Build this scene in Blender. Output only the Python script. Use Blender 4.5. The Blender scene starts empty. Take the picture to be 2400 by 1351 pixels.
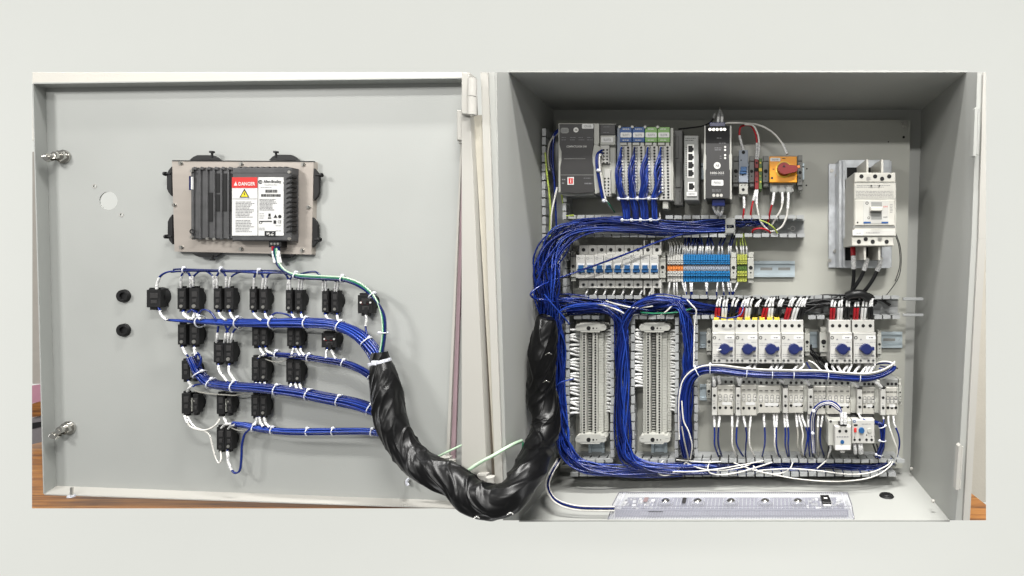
import bpy, math, random
from mathutils import Vector, noise as mnoise
random.seed(11)
sc = bpy.context.scene
col = sc.collection

# ---------------------------------------------------------------- camera, world, lamps
F, CX, CY, D0, H = 1215.0, 1728.0, 620.0, 1.31, 0.53   # focal length and vanishing point of the photograph (2400 px wide)
cam_d = bpy.data.cameras.new('camera')
cam_d.sensor_width = 36.0
cam_d.lens = 36.0 * F / 2400.0
cam_d.shift_x = (1200.0 - CX) / 2400.0
cam_d.shift_y = (CY - 675.5) / 2400.0
cam_d.clip_end = 100.0
cam_d.clip_start = 0.01
cam = bpy.data.objects.new('camera', cam_d)
cam.location = (0, -D0, H)
cam.rotation_euler = (math.radians(90), 0, 0)
col.objects.link(cam)
sc.camera = cam

world = bpy.data.worlds.new('World')
sc.world = world
world.use_nodes = True
bg = world.node_tree.nodes['Background']
bg.inputs[0].default_value = (1.0, 1.0, 0.97, 1)
bg.inputs[1].default_value = 0.30
sc.view_settings.view_transform = 'Standard'
sc.view_settings.look = 'None'
sc.view_settings.exposure = 0.0
sc.view_settings.gamma = 1.0
sc.cycles.max_bounces = 8
sc.cycles.transparent_max_bounces = 8
sc.cycles.caustics_reflective = False
sc.cycles.caustics_refractive = False

def lamp(name, loc, target, sx, sy, power, color=(1, 0.985, 0.955), spread=180):
    l = bpy.data.lights.new(name, 'AREA')
    l.shape = 'RECTANGLE'; l.size = sx; l.size_y = sy
    l.energy = power; l.color = color; l.spread = math.radians(spread)
    o = bpy.data.objects.new(name, l)
    o.location = loc
    dv = Vector(target) - Vector(loc)
    o.rotation_euler = dv.to_track_quat('-Z', 'Y').to_euler()
    col.objects.link(o)
    return o
# ceiling tubes of the workshop: one over the cabinet, two over the door, one further off
lamp('ceiling_tube_cabinet', (0.45, -1.9, H + 2.2), (0.12, -0.1, H - .1), 1.2, 0.12, 21.5, spread=80)
lamp('ceiling_tube_overhead', (0.12, -0.82, H + 2.35), (0.12, -0.3, H - 0.5), 0.9, 0.12, 28, spread=95)
lamp('ceiling_tube_door', (-2.2, -1.75, H + 1.15), (-1.05, -0.29, H - .05), 0.5, 0.25, 6.2, spread=80)
lamp('ceiling_tube_far', (-0.2, -5.6, H + 2.5), (0.0, 0.0, H), 2.4, 0.2, 142)
# added lamps out of view, washing the added backdrop evenly
lamp('added_backdrop_lamp', (-3.2, 0, H + 6), (-3.2, 6, H), 20, 1, 442, (1, 1, 1))
lamp('added_backdrop_lamp', (-3.2, 0, H - 8.5), (-3.2, 6, H), 20, 1, 510, (1, 1, 1))
lamp('added_backdrop_lamp', (-16.2, 0, H - .4), (-6.2, 6, H - .4), 1, 8, 432, (1, 1, 1))
lamp('added_backdrop_lamp', (9.8, 0, H - .4), (-.2, 6, H - .4), 1, 8, 340, (1, 1, 1))
sc.cycles.use_denoising = True

# ---------------------------------------------------------------- photograph pixel + distance -> point in the place
def X(px, d): return (px - CX) * d / F
def Z(py, d): return H + (CY - py) * d / F
def Y(d): return d - D0
def P(px, py, d): return Vector((X(px, d), Y(d), Z(py, d)))

# ---------------------------------------------------------------- materials
MATS = {}
def s2l(c):
    c = c / 255.0
    return c / 12.92 if c <= 0.04045 else ((c + 0.055) / 1.055) ** 2.4
def mat(name, rgb, rough=0.5, metal=0.0, var=0.06, scale=30.0, bump=0.0, bscale=300.0, coat=0.0, trans=0.0, alpha=1.0, stretch=None, ior=1.45, fleck=None):
    m = bpy.data.materials.new(name); m.use_nodes = True
    nt = m.node_tree; b = nt.nodes['Principled BSDF']
    c = tuple(s2l(v) for v in rgb)
    tc = nt.nodes.new('ShaderNodeTexCoord')
    vec = tc.outputs['Object']
    if stretch:
        mp = nt.nodes.new('ShaderNodeMapping'); mp.inputs['Scale'].default_value = stretch
        nt.links.new(vec, mp.inputs['Vector']); vec = mp.outputs['Vector']
    n = nt.nodes.new('ShaderNodeTexNoise'); n.inputs['Scale'].default_value = scale; n.inputs['Detail'].default_value = 5
    nt.links.new(vec, n.inputs['Vector'])
    r = nt.nodes.new('ShaderNodeValToRGB')
    r.color_ramp.elements[0].position = 0.3; r.color_ramp.elements[1].position = 0.7
    r.color_ramp.elements[0].color = tuple(max(0, v * (1 - var)) for v in c) + (1,)
    r.color_ramp.elements[1].color = tuple(min(1, v * (1 + var)) for v in c) + (1,)
    nt.links.new(n.outputs['Fac'], r.inputs['Fac'])
    if fleck:                                       # small printed marks
        k = nt.nodes.new('ShaderNodeTexNoise'); k.inputs['Scale'].default_value = 330; k.inputs['Detail'].default_value = 1
        nt.links.new(vec, k.inputs['Vector'])
        kr = nt.nodes.new('ShaderNodeValToRGB'); kr.color_ramp.elements[0].position = 0.57; kr.color_ramp.elements[1].position = 0.62
        mx = nt.nodes.new('ShaderNodeMixRGB'); mx.inputs[2].default_value = tuple(s2l(v) for v in fleck) + (1,)
        nt.links.new(k.outputs['Fac'], kr.inputs['Fac']); nt.links.new(kr.outputs['Color'], mx.inputs[0]); nt.links.new(r.outputs['Color'], mx.inputs[1])
        nt.links.new(mx.outputs['Color'], b.inputs['Base Color'])
    else: nt.links.new(r.outputs['Color'], b.inputs['Base Color'])
    mr = nt.nodes.new('ShaderNodeMapRange')
    mr.inputs['To Min'].default_value = max(0.02, rough - 0.07); mr.inputs['To Max'].default_value = min(1, rough + 0.07)
    nt.links.new(n.outputs['Fac'], mr.inputs['Value']); nt.links.new(mr.outputs['Result'], b.inputs['Roughness'])
    b.inputs['Metallic'].default_value = metal
    b.inputs['Coat Weight'].default_value = coat
    b.inputs['Transmission Weight'].default_value = trans
    b.inputs['IOR'].default_value = ior
    b.inputs['Alpha'].default_value = alpha
    if bump:
        n2 = nt.nodes.new('ShaderNodeTexNoise'); n2.inputs['Scale'].default_value = bscale; n2.inputs['Detail'].default_value = 3
        nt.links.new(vec, n2.inputs['Vector'])
        bp = nt.nodes.new('ShaderNodeBump'); bp.inputs['Strength'].default_value = bump; bp.inputs['Distance'].default_value = 0.001
        nt.links.new(n2.outputs['Fac'], bp.inputs['Height']); nt.links.new(bp.outputs['Normal'], b.inputs['Normal'])
    MATS[name] = m
    return m
paint = mat('grey_door_paint', (164, 166, 163), 0.46, var=0.045, scale=4, bump=0.2, bscale=500)
paint_in = mat('grey_cabinet_paint', (164, 165, 161), 0.5, var=0.03, scale=4, bump=0.12, bscale=500)
paint_rim = mat('pale_rim_paint', (174, 172, 166), 0.45, var=0.03, scale=5, bump=0.1, bscale=500)
panel_m = mat('mounting_panel_enamel', (170, 170, 162), 0.4, var=0.03, scale=4, bump=0.08, bscale=400)
wallm = mat('white_wall_paint', (206, 203, 195), 0.8, var=0.03, scale=8, bump=0.25, bscale=220)
backm = mat('pale_backdrop_paint', (225, 226, 220), 0.9, var=0.004, scale=2)
wallgrey = mat('grey_wall_paint', (176, 171, 160), 0.85, var=0.06, scale=9, bump=0.5, bscale=160)
steel = mat('brushed_stainless', (178, 170, 162), 0.36, 0.4, var=0.045, scale=9, stretch=(1, 1, 5), bump=0.05, bscale=120)
galv = mat('galvanised_steel', (196, 199, 202), 0.36, 0.45, var=0.14, scale=60)
chrome = mat('chromed_metal', (205, 203, 198), 0.18, 1.0, var=0.05)
screwm = mat('nickel_screw', (190, 188, 182), 0.3, 0.9, var=0.1)
heat = mat('cast_grey_aluminium', (76, 76, 77), 0.55, 0.15, var=0.18, scale=60, bump=0.25, bscale=500)
black = mat('black_plastic', (19, 19, 20), 0.5, var=0.25, scale=50, bump=0.1, bscale=400)
blackr = mat('black_hole', (13, 13, 14), 0.7, var=0.1)
dkgrey = mat('charcoal_plastic', (50, 49, 49), 0.45, var=0.06, scale=30, bump=0.1, bscale=700)
grey = mat('grey_plastic', (134, 135, 132), 0.5, var=0.06, scale=40, bump=0.06, bscale=500)
ltgrey = mat('light_grey_plastic', (172, 172, 165), 0.45, var=0.05, scale=40)
bluegrey = mat('blue_grey_plastic', (140, 148, 160), 0.45, var=0.05, scale=40)
ductm = mat('grey_trough_plastic', (156, 158, 158), 0.5, var=0.07, scale=50, bump=0.08, bscale=400)
white = mat('white_plastic', (183, 182, 177), 0.4, var=0.04, scale=40, bump=0.04, bscale=300)
cream = mat('warm_white_plastic', (186, 184, 176), 0.42, var=0.05, scale=40)
labelm = mat('white_label', (210, 210, 208), 0.55, var=0.02)
printm = mat('grey_print', (120, 120, 122), 0.7, var=0.15, scale=400)
printk = mat('black_print', (28, 28, 30), 0.6, var=0.1)
printw = mat('white_print', (215, 214, 210), 0.6, var=0.1)
redl = mat('red_label', (198, 45, 42), 0.45, var=0.05)
yell = mat('yellow_label', (222, 205, 40), 0.5, var=0.05)
sleeve_m = mat('white_marker_sleeve', (216, 216, 214), 0.5, var=0.2, scale=260, fleck=(158, 158, 162))
tie_m = mat('white_nylon_tie', (205, 207, 215), 0.35, var=0.05)
blue = mat('blue_wire', (15, 36, 106), 0.24, var=0.22, scale=35)
blue2 = mat('darker_blue_wire', (11, 25, 80), 0.24, var=0.22, scale=35)
blue3 = mat('lighter_blue_wire', (30, 58, 140), 0.24, var=0.2, scale=35)
whitew = mat('white_wire', (208, 206, 200), 0.38, var=0.08)
greyw = mat('grey_wire', (150, 148, 140), 0.4, var=0.08)
blackw = mat('black_wire', (24, 24, 25), 0.35, var=0.2)
redw = mat('red_wire', (170, 26, 36), 0.38, var=0.1)
greenw = mat('green_wire', (32, 118, 84), 0.35, var=0.12)
gyw = mat('green_yellow_wire', (150, 165, 70), 0.4, var=0.25, scale=120)
mint = mat('pale_green_wire', (178, 204, 176), 0.4, var=0.08)
togb = mat('blue_toggle', (36, 84, 132), 0.35, var=0.06)
knobb = mat('dark_blue_knob', (25, 35, 84), 0.4, var=0.08)
termb = mat('blue_terminal', (20, 106, 162), 0.42, var=0.06, scale=60)
modb = mat('blue_band', (36, 74, 128), 0.45, var=0.06)
modg = mat('green_band', (112, 152, 84), 0.45, var=0.06)
orange = mat('orange_terminal', (214, 124, 56), 0.45, var=0.08)
termy = mat('yellow_green_terminal', (160, 166, 70), 0.45, var=0.1, scale=60)
termgreen = mat('green_terminal', (74, 104, 44), 0.45, var=0.1, scale=60)
yellow = mat('amber_switch_plate', (226, 150, 22), 0.4, var=0.04)
redk = mat('red_switch_handle', (116, 24, 23), 0.35, var=0.08)
redt = mat('red_terminal', (134, 24, 30), 0.4, var=0.12)
tabs = mat('yellow_tab', (224, 198, 70), 0.45, var=0.1)
wrap = mat('black_vinyl_wrap', (5, 5, 6), 0.34, var=0.2, scale=25, bump=0.03, bscale=90)
pink = mat('pink_paper', (176, 128, 144), 0.7, var=0.06)
acryl = mat('clear_acrylic', (222, 223, 234), 0.1, var=0.02, alpha=0.15, bump=0.1, bscale=60)
sleeve_w = mat('plain_white_sleeve', (222, 222, 220), 0.45, var=0.06)
acwhite = mat('milky_reflector', (84, 85, 96), 0.3, var=0.04, scale=60)
rail = mat('zinc_rail', (186, 198, 204), 0.3, 0.35, var=0.06, scale=30)

def wood_mat(name):
    m = bpy.data.materials.new(name); m.use_nodes = True
    nt = m.node_tree; b = nt.nodes['Principled BSDF']
    tc = nt.nodes.new('ShaderNodeTexCoord'); mp = nt.nodes.new('ShaderNodeMapping')
    mp.inputs['Rotation'].default_value = (0, 0, math.radians(-14))
    mp.inputs['Scale'].default_value = (3.0, 60, 60)
    nt.links.new(tc.outputs['Object'], mp.inputs['Vector'])
    n = nt.nodes.new('ShaderNodeTexNoise'); n.inputs['Scale'].default_value = 2.2; n.inputs['Detail'].default_value = 7; n.inputs['Distortion'].default_value = 0.6
    nt.links.new(mp.outputs['Vector'], n.inputs['Vector'])
    r = nt.nodes.new('ShaderNodeValToRGB'); e = r.color_ramp.elements
    e[0].position = 0.3; e[1].position = 0.72
    e[0].color = tuple(s2l(v) for v in (92, 54, 20)) + (1,)
    e[1].color = tuple(s2l(v) for v in (176, 122, 60)) + (1,)
    k = e.new(0.5); k.color = tuple(s2l(v) for v in (148, 94, 38)) + (1,)
    nt.links.new(n.outputs['Fac'], r.inputs['Fac']); nt.links.new(r.outputs['Color'], b.inputs['Base Color'])
    b.inputs['Roughness'].default_value = 0.42
    return m
wood = wood_mat('oak_grain_laminate')

wrap.node_tree.nodes['Principled BSDF'].inputs['Specular IOR Level'].default_value = 0.36

# ---------------------------------------------------------------- mesh builder
class MB:
    def __init__(s): s.v = []; s.f = []; s.sm = []
    def face(s, idx, smooth=False): s.f.append(tuple(idx)); s.sm.append(smooth)
    def add(s, vs):
        b = len(s.v); s.v.extend([tuple(v) for v in vs]); return b
    def box(s, x0, x1, y0, y1, z0, z1, ch=0.0):
        if x0 > x1: x0, x1 = x1, x0
        if z0 > z1: z0, z1 = z1, z0
        if y0 > y1: y0, y1 = y1, y0
        if ch <= 0:
            b = s.add([(x0,y0,z0),(x1,y0,z0),(x1,y0,z1),(x0,y0,z1),(x0,y1,z0),(x1,y1,z0),(x1,y1,z1),(x0,y1,z1)])
            for q in ((0,1,2,3),(5,4,7,6),(4,0,3,7),(1,5,6,2),(3,2,6,7),(4,5,1,0)): s.face([b+i for i in q])
            return s
        c = min(ch, (x1-x0)*.45, (z1-z0)*.45, (y1-y0)*.9)
        b = s.add([(x0+c,y0,z0+c),(x1-c,y0,z0+c),(x1-c,y0,z1-c),(x0+c,y0,z1-c),
                   (x0,y0+c,z0),(x1,y0+c,z0),(x1,y0+c,z1),(x0,y0+c,z1),
                   (x0,y1,z0),(x1,y1,z0),(x1,y1,z1),(x0,y1,z1)])
        s.face([b,b+1,b+2,b+3])
        for k in range(4):
            n = (k+1) % 4
            s.face([b+4+k, b+4+n, b+n, b+k]); s.face([b+8+k, b+8+n, b+4+n, b+4+k])
        s.face([b+11,b+10,b+9,b+8])
        return s
    def pb(s, px0, py0, px1, py1, df, db, ch=0.0008):      # box whose front face fills a pixel rectangle at distance df
        return s.box(X(px0,df), X(px1,df), Y(df), Y(db), Z(py1,df), Z(py0,df), ch)
    def prism(s, poly, off):                                # planar polygon (3-D points) swept by a vector
        n = len(poly); off = Vector(off); q = [Vector(p) for p in poly]
        b = s.add(q + [p + off for p in q])
        s.face([b+i for i in range(n)]); s.face([b+n+i for i in reversed(range(n))])
        for i in range(n):
            j = (i+1) % n
            s.face([b+i, b+n+i, b+n+j, b+j])
        return s
    def cyl(s, c, ax, r, h, n=12, r2=None):
        c = Vector(c); ax = Vector(ax).normalized(); r2 = r if r2 is None else r2
        u = ax.orthogonal().normalized(); w = ax.cross(u)
        ring = [(math.cos(2*math.pi*i/n), math.sin(2*math.pi*i/n)) for i in range(n)]
        lo = [c + (u*a + w*e)*r for a, e in ring]; hi = [c + ax*h + (u*a + w*e)*r2 for a, e in ring]
        b = s.add(lo + hi + lo + hi)
        for i in range(n):
            j = (i+1) % n
            s.face([b+i, b+j, b+n+j, b+n+i], True)
        s.face([b+2*n+i for i in reversed(range(n))]); s.face([b+3*n+i for i in range(n)])
        return s
    def disc(s, px, py, r, d, h=0.0008, n=12, r2=None):     # round feature (radius in px) standing h proud towards the viewer
        return s.cyl(P(px, py, d), (0,-1,0), r*d/F, h, n, None if r2 is None else r2*d/F)
    def ring(s, px, py, ro, ri, d, h=0.001, n=16):
        c = P(px, py, d); a = []; ro *= d/F; ri *= d/F
        for rr, hh in ((ro,0),(ro,h),(ri,h),(ri,0)):
            a.append([c + Vector((math.cos(2*math.pi*i/n)*rr, -hh, math.sin(2*math.pi*i/n)*rr)) for i in range(n)])
        b = s.add(sum(a, []))
        for k in range(3):
            for i in range(n):
                j = (i+1) % n
                s.face([b+k*n+i, b+k*n+j, b+(k+1)*n+j, b+(k+1)*n+i])
        return s
    def tube(s, pts, rad, n=6, squash=None):
        m = len(pts)
        if m < 2: return s
        rad = rad if isinstance(rad, (list, tuple)) else [rad]*m
        t0 = (pts[1]-pts[0]).normalized()
        u = t0.orthogonal().normalized(); rows = []
        for i in range(m):
            t = (pts[min(i+1,m-1)] - pts[max(i-1,0)])
            t = t.normalized() if t.length > 1e-9 else t0
            u = (u - t*u.dot(t)); u = u.normalized() if u.length > 1e-6 else t.orthogonal().normalized()
            w = t.cross(u)
            rows.append([pts[i] + (u*math.cos(2*math.pi*k/n) + w*math.sin(2*math.pi*k/n))*rad[i] for k in range(n)])
            t0 = t
        b = s.add(sum(rows, []))
        for i in range(m-1):
            for k in range(n):
                j = (k+1) % n
                s.face([b+i*n+k, b+i*n+j, b+(i+1)*n+j, b+(i+1)*n+k], True)
        e = s.add(rows[0] + rows[-1])
        s.face([e+k for k in reversed(range(n))]); s.face([e+n+k for k in range(n)])
        return s
    def ball(s, c, r, n=10, m=6, sc3=(1,1,1)):
        c = Vector(c); rows = []
        for i in range(m+1):
            th = math.pi*i/m
            rows.append([c + Vector((math.sin(th)*math.cos(2*math.pi*k/n)*r*sc3[0], math.sin(th)*math.sin(2*math.pi*k/n)*r*sc3[1], math.cos(th)*r*sc3[2])) for k in range(n)])
        b = s.add(sum(rows, []))
        for i in range(m):
            for k in range(n):
                j = (k+1) % n
                s.face([b+i*n+k, b+(i+1)*n+k, b+(i+1)*n+j, b+i*n+j], True)
        return s
    def mesh(s, name, material, origin=(0,0,0)):
        o = Vector(origin)
        me = bpy.data.meshes.new(name)
        me.from_pydata([(v[0]-o.x, v[1]-o.y, v[2]-o.z) for v in s.v], [], s.f)
        me.polygons.foreach_set('use_smooth', s.sm)
        me.materials.append(material)
        me.validate(); me.update()
        return me
    def build(s, name, material, parent=None, kind=None, label=None):
        root = parent
        while root is not None and root.parent is not None: root = root.parent
        org = root.location if root is not None else Vector((0,0,0))
        o = bpy.data.objects.new(name, s.mesh(name, material, org))
        col.objects.link(o)
        if parent is not None: o.parent = parent
        if kind: o['kind'] = kind
        if label: o['label'] = label
        return o

def thing(name, label, cat, loc, group=None):
    o = bpy.data.objects.new(name, None); o.empty_display_size = 0.02
    o.location = loc; o['label'] = label; o['category'] = cat
    if group: o['group'] = group
    col.objects.link(o)
    return o
def solo(name, mb, material, label, cat, group=None, kind=None):    # a thing that is one mesh, its origin at its base
    vs = mb.v
    org = Vector((sum(v[0] for v in vs)/len(vs), sum(v[1] for v in vs)/len(vs), min(v[2] for v in vs)))
    o = bpy.data.objects.new(name, mb.mesh(name, material, org)); o.location = org
    col.objects.link(o)
    if label: o['label'] = label
    if cat: o['category'] = cat
    if group: o['group'] = group
    if kind: o['kind'] = kind
    return o
def part_copy(o, parent, delta, name=None):
    c = o.copy(); col.objects.link(c); c.parent = parent
    c.location = Vector(o.location) + Vector(delta)
    return c
def copy_thing(root, loc, label=None, scale=None):
    def rec(o, par):
        c = o.copy(); col.objects.link(c); c.parent = par
        for ch in kids.get(o.name, []): rec(ch, c)
        return c
    kids = {}
    for o in col.objects:
        if o.parent is not None: kids.setdefault(o.parent.name, []).append(o)
    c = rec(root, None); c.location = loc
    if label: c['label'] = label
    if scale: c.scale = scale
    return c

# ---------------------------------------------------------------- curves and wires
def crom(pts, k=7):
    out = []; n = len(pts)
    for i in range(n-1):
        p0 = pts[max(i-1,0)]; p1 = pts[i]; p2 = pts[i+1]; p3 = pts[min(i+2,n-1)]
        for j in range(k):
            t = j/k
            out.append(0.5*((2*p1) + (p2-p0)*t + (2*p0-5*p1+4*p2-p3)*t*t + (3*p1-p0-3*p2+p3)*t*t*t))
    out.append(pts[-1].copy())
    return out
def path(pts, k=7): return crom([P(*p) for p in pts], k)
def wire(parent, pts, r, material, k=6, n=6, name='wire'):
    return MB().tube(path(pts, k), r, n).build(name, material, parent)
def lead(parent, pts, r, material, sl=None, k=6, sr=1.2, smat=None, root=None):
    """a wire with an optional printed marker sleeve over the fraction sl=(t0,t1) of its length"""
    c = path(pts, k); m = len(c)-1
    if root:                                                        # a loose wire, a thing of its own
        label, group = root
        base = min(c, key=lambda p: p.z)
        parent = thing('lead_wire', label, 'wire', base, group)
        parent['category'] = 'wire'
    w = MB().tube(c, r, 6).build('wire', material, parent)
    if sl:
        a = max(0, int(sl[0]*m)); b = min(m, max(a+1, int(math.ceil(sl[1]*m))))
        MB().tube(c[a:b+1], r*sr, 7).build('marker_sleeve', smat or sleeve_m, w if not root else parent)
    return w
def bundle(parent, pts, nw, R, r, mats, k=8, flat=1.0, wander=0.35, seed=1):
    """nw wires side by side along a path; R = bundle radius in metres, flat squeezes it in depth"""
    rnd = random.Random(seed); c = path(pts, k); m = len(c)
    Rs = R if isinstance(R, (list, tuple)) else [R]*2
    for w in range(nw):
        rr = math.sqrt((w+0.5)/nw); th = w*2.39996 + rnd.random()*0.4
        a0, b0 = rr*math.cos(th), rr*math.sin(th)
        ph, fr, am = rnd.random()*6.28, 1.2 + rnd.random()*3.0, wander*(0.4+rnd.random())
        q = []
        for i, p in enumerate(c):
            t = (c[min(i+1,m-1)] - c[max(i-1,0)]).normalized()
            n1 = Vector((0,1,0)).cross(t)
            n1 = n1.normalized() if n1.length > 1e-4 else Vector((1,0,0))
            u = i/(m-1); Rv = Rs[0]; x = u*(len(Rs)-1); j = min(int(x), len(Rs)-2)
            Rv = Rs[j] + (Rs[j+1]-Rs[j])*(x-j)
            a = a0 + am*math.sin(ph + fr*u*6.28); b = b0 + am*math.cos(ph*1.7 + fr*u*6.28)
            q.append(p + n1*(a*Rv) + Vector((0,1,0))*(b*Rv*flat))
        MB().tube(q, r, 6).build('wire', mats[int(rnd.random()*len(mats))], parent)
    return c
def tie(parent, c, px, py, R, d=None, flat=1.0, head=True):
    """nylon tie round the bundle at the point of path c nearest to the pixel; R in metres"""
    m = len(c)
    def scr(p): dd = p.y + D0; return (CX + p.x*F/dd, CY - (p.z-H)*F/dd)
    i = min(range(m), key=lambda i: (scr(c[i])[0]-px)**2 + (scr(c[i])[1]-py)**2)
    t = (c[min(i+1,m-1)] - c[max(i-1,0)]).normalized()
    n1 = Vector((0,1,0)).cross(t).normalized(); y = Vector((0,1,0))
    loop = [c[i] + n1*math.cos(a)*R + y*math.sin(a)*R*flat for a in [2*math.pi*q/16 for q in range(17)]]
    mb = MB()
    mb.tube(loop, 0.0011, 6)
    if head:
        h = c[i] + n1*R*(1 if n1.z > 0 else -1) - y*R*flat*0.3
        mb.ball(h, 0.0034, 8, 5, (1,1,0.9))
    mb.build('cable_tie', tie_m, parent)

# ---------------------------------------------------------------- lettering (made while the scene is still small)
TXT = {}
def txt_mesh(s):
    if s in TXT: return TXT[s]
    cu = bpy.data.curves.new('lettering', 'FONT'); cu.body = s; cu.size = 1.0; cu.resolution_u = 2; cu.offset = 0.022 if s in ('Allen-Bradley', 'DANGER') else 0.008
    ob = bpy.data.objects.new('lettering', cu); col.objects.link(ob)
    dg = bpy.context.evaluated_depsgraph_get(); dg.update()
    me = bpy.data.meshes.new_from_object(ob.evaluated_get(dg))
    vs = [v.co.copy() for v in me.vertices]; fs = [tuple(p.vertices) for p in me.polygons]
    bpy.data.objects.remove(ob); bpy.data.curves.remove(cu); bpy.data.meshes.remove(me)
    x0 = min(v.x for v in vs); x1 = max(v.x for v in vs); y0 = min(v.y for v in vs); y1 = max(v.y for v in vs)
    TXT[s] = ([((v.x-x0)/(x1-x0), (v.y-y0)/(y1-y0)) for v in vs], fs)
    return TXT[s]
for s_ in ('DANGER','Allen-Bradley','PanelView Plus','COMPACTLOGIX 5380','SLOT0','SLOT1','SLOT2','SLOT3','SLOT4','CPU00','POWER SUPPLY','1606-XLS','PWR01','NET01','DS100','CB100','MCB1','MCB2','MCB3','MCB4','MCB5','MCB6','AB','CE','ON','OFF','I','O','L1','L2','L3','24V','!','EMBEDDED'):
    txt_mesh(s_)
def lettering(parent, s, px0, py0, px1, py1, d, material, name='lettering'):
    vs, fs = txt_mesh(s); mb = MB()
    b = mb.add([(X(px0+(px1-px0)*u, d), Y(d), Z(py1+(py0-py1)*v, d)) for u, v in vs])
    for f in fs: mb.face([b+i for i in f])
    return mb.build(name, material, parent)
def text_lines(mb, px0, py0, px1, py1, n, d, h=1.1, seed=3, ragged=True):
    rnd = random.Random(seed)
    for i in range(n):
        y = py0 + (py1-py0)*(i+0.5)/n; x = px0
        end = px1 - (rnd.random()*0.3*(px1-px0) if ragged else 0)
        while x < end:
            w = 2 + rnd.random()*6
            mb.pb(x, y-h/2, min(x+w, end), y+h/2, d, d+0.0002, 0)
            x += w + 1.2
    return mb
# ================================================================= surroundings
mb = MB(); mb.box(-16, 10, 6.0, 6.1, H-8, H+7)
w = solo('wall', mb, backm, None, None, kind='structure')  # added backdrop behind everything, put in so the ambient light stays dim
mb = MB(); mb.pb(75, 169.5, 1082, 330, 1.075, 1.10, 0.001)
w = solo('wall', mb, wallm, 'white plastered wall strip above the open grey door', 'wall')
# right-hand wall strip beyond the cabinet, and the corner of the bench under it
mb = MB(); mb.pb(2246, 380, 2311, 1178, 1.42, 1.45, 0.001)
solo('wall', mb, wallgrey, 'rough greyish wall seen right of the cabinet above the bench corner', 'wall')
def board(name, zt, pts, th, m, label, cat):
    """wooden board: pts (px, d) outline of its top at height zt, underside drawn in under the front edge"""
    top = [Vector((X(px, d), Y(d), zt)) for px, d in pts]
    cx = sum(p.x for p in top)/len(top); y1 = max(p.y for p in top)
    low = [Vector((cx + (p.x-cx)*0.96, p.y + (0.06 if p.y < y1-0.05 else 0), zt-th)) for p in top]
    mb = MB(); n = len(top); b = mb.add(top+low)
    mb.face([b+i for i in range(n)]); mb.face([b+n+i for i in reversed(range(n))])
    for i in range(n):
        j = (i+1) % n; mb.face([b+i, b+n+i, b+n+j, b+j])
    return solo(name, mb, m, label, cat)
zb = H - 573.5/F
board('workbench', zb, [(75,1.0027),(1082,1.0027),(1100,1.07),(1000,1.40),(75,1.40)], 0.024, wood, 'oak grained bench top under the lower edge of the grey door', 'bench')
zr = H - 0.510
board('workbench', zr, [(2262,1.033),(2311,1.033),(2311,1.10),(2262,1.18)], 0.024, wood, 'small corner of brown bench top at the foot of the cabinet on the right', 'bench')
# far left sliver behind the door: grey partition, pink papers, another table's edge, dark drawer
mb = MB(); mb.pb(75, 356, 106, 900, 1.34, 1.36, 0.001)
solo('partition', mb, mat('beige_partition', (160, 155, 148), 0.7, var=0.05), 'beige grey partition glimpsed at the far left behind the door', 'partition')
mb = MB(); mb.prism([P(75,904,1.33), P(108,900,1.33), P(108,938,1.33), P(75,946,1.33)], (0,0.01,0))
solo('paper_pad', mb, pink, 'pink paper pad on the small table at the far left edge', 'paper')
mb = MB(); mb.prism([P(75,946.5,1.325), P(108,938.5,1.325), P(108,973,1.325), P(75,979,1.325)], (0,0.03,0))
solo('side_table', mb, wood, 'edge of a brown wooden side table at the far left under pink papers', 'table')
mb = MB(); mb.prism([P(75,979.5,1.33), P(108,973.5,1.33), P(108,1034,1.33), P(75,1042,1.33)], (0,0.012,0))
t = solo('drawer_unit', mb, mat('grey_drawer', (120,116,118), 0.6), 'dark grey drawer front below the side table at the far left', 'drawer')
mb = MB(); mb.prism([P(75,992,1.328), P(108,987,1.328), P(108,998,1.328), P(75,1006,1.328)], (0,0.002,0))
mb.build('drawer_slot', blackr, t)

cab = thing('cabinet', 'open pale grey steel control cabinet with its door swung to the left', 'cabinet', P(1728, 1220, 1.1))
# ================================================================= the door, inside face towards us
DD = 1.022                                    # distance of the door sheet
def circ(px, py, r, n=20): return [(px + r*math.cos(2*math.pi*i/n), py + r*math.sin(2*math.pi*i/n)) for i in range(n)]
def sheet_with_holes(name, outer, holes, d, th, m, parent):
    import bmesh
    bm = bmesh.new(); edges = []
    for loop in [outer] + holes:
        vs = [bm.verts.new(P(x, y, d)) for x, y in loop]
        for i in range(len(vs)): edges.append(bm.edges.new((vs[i], vs[(i+1) % len(vs)])))
    bmesh.ops.triangle_fill(bm, use_beauty=True, use_dissolve=False, edges=edges)
    fs = bm.faces[:]
    g = bmesh.ops.extrude_face_region(bm, geom=fs)
    bmesh.ops.translate(bm, vec=(0, th, 0), verts=[v for v in g['geom'] if isinstance(v, bmesh.types.BMVert)])
    bmesh.ops.recalc_face_normals(bm, faces=bm.faces)
    for v in bm.verts: v.co -= parent.location
    me = bpy.data.meshes.new(name); bm.to_mesh(me); bm.free(); me.materials.append(m)
    o = bpy.data.objects.new(name, me); col.objects.link(o); o.parent = parent
    return o
door = sheet_with_holes('door', [(98,200),(1088,190),(1088,1180),(124,1144)],
    [circ(254,471,21.5), circ(222,437,4,10), circ(285,504,4,10)], DD, 0.002, paint, cab)
door['label'] = 'open pale grey steel door sheet with a round hole'
def quad_lip(name, a, b, c, d, off, m=paint, parent=door):
    mb = MB(); mb.prism([a,b,c,d], off); return mb.build(name, m, parent)
LF = 1.0
quad_lip('top_lip', P(78,197,LF), P(1092,184,LF), P(1092,195,DD), P(107,207,DD), (0,0,0.0022))
quad_lip('left_lip', P(78,197,LF), P(107,207,DD), P(132,1139,DD), P(104,1158,LF), (-0.0022,0,0))
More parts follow.
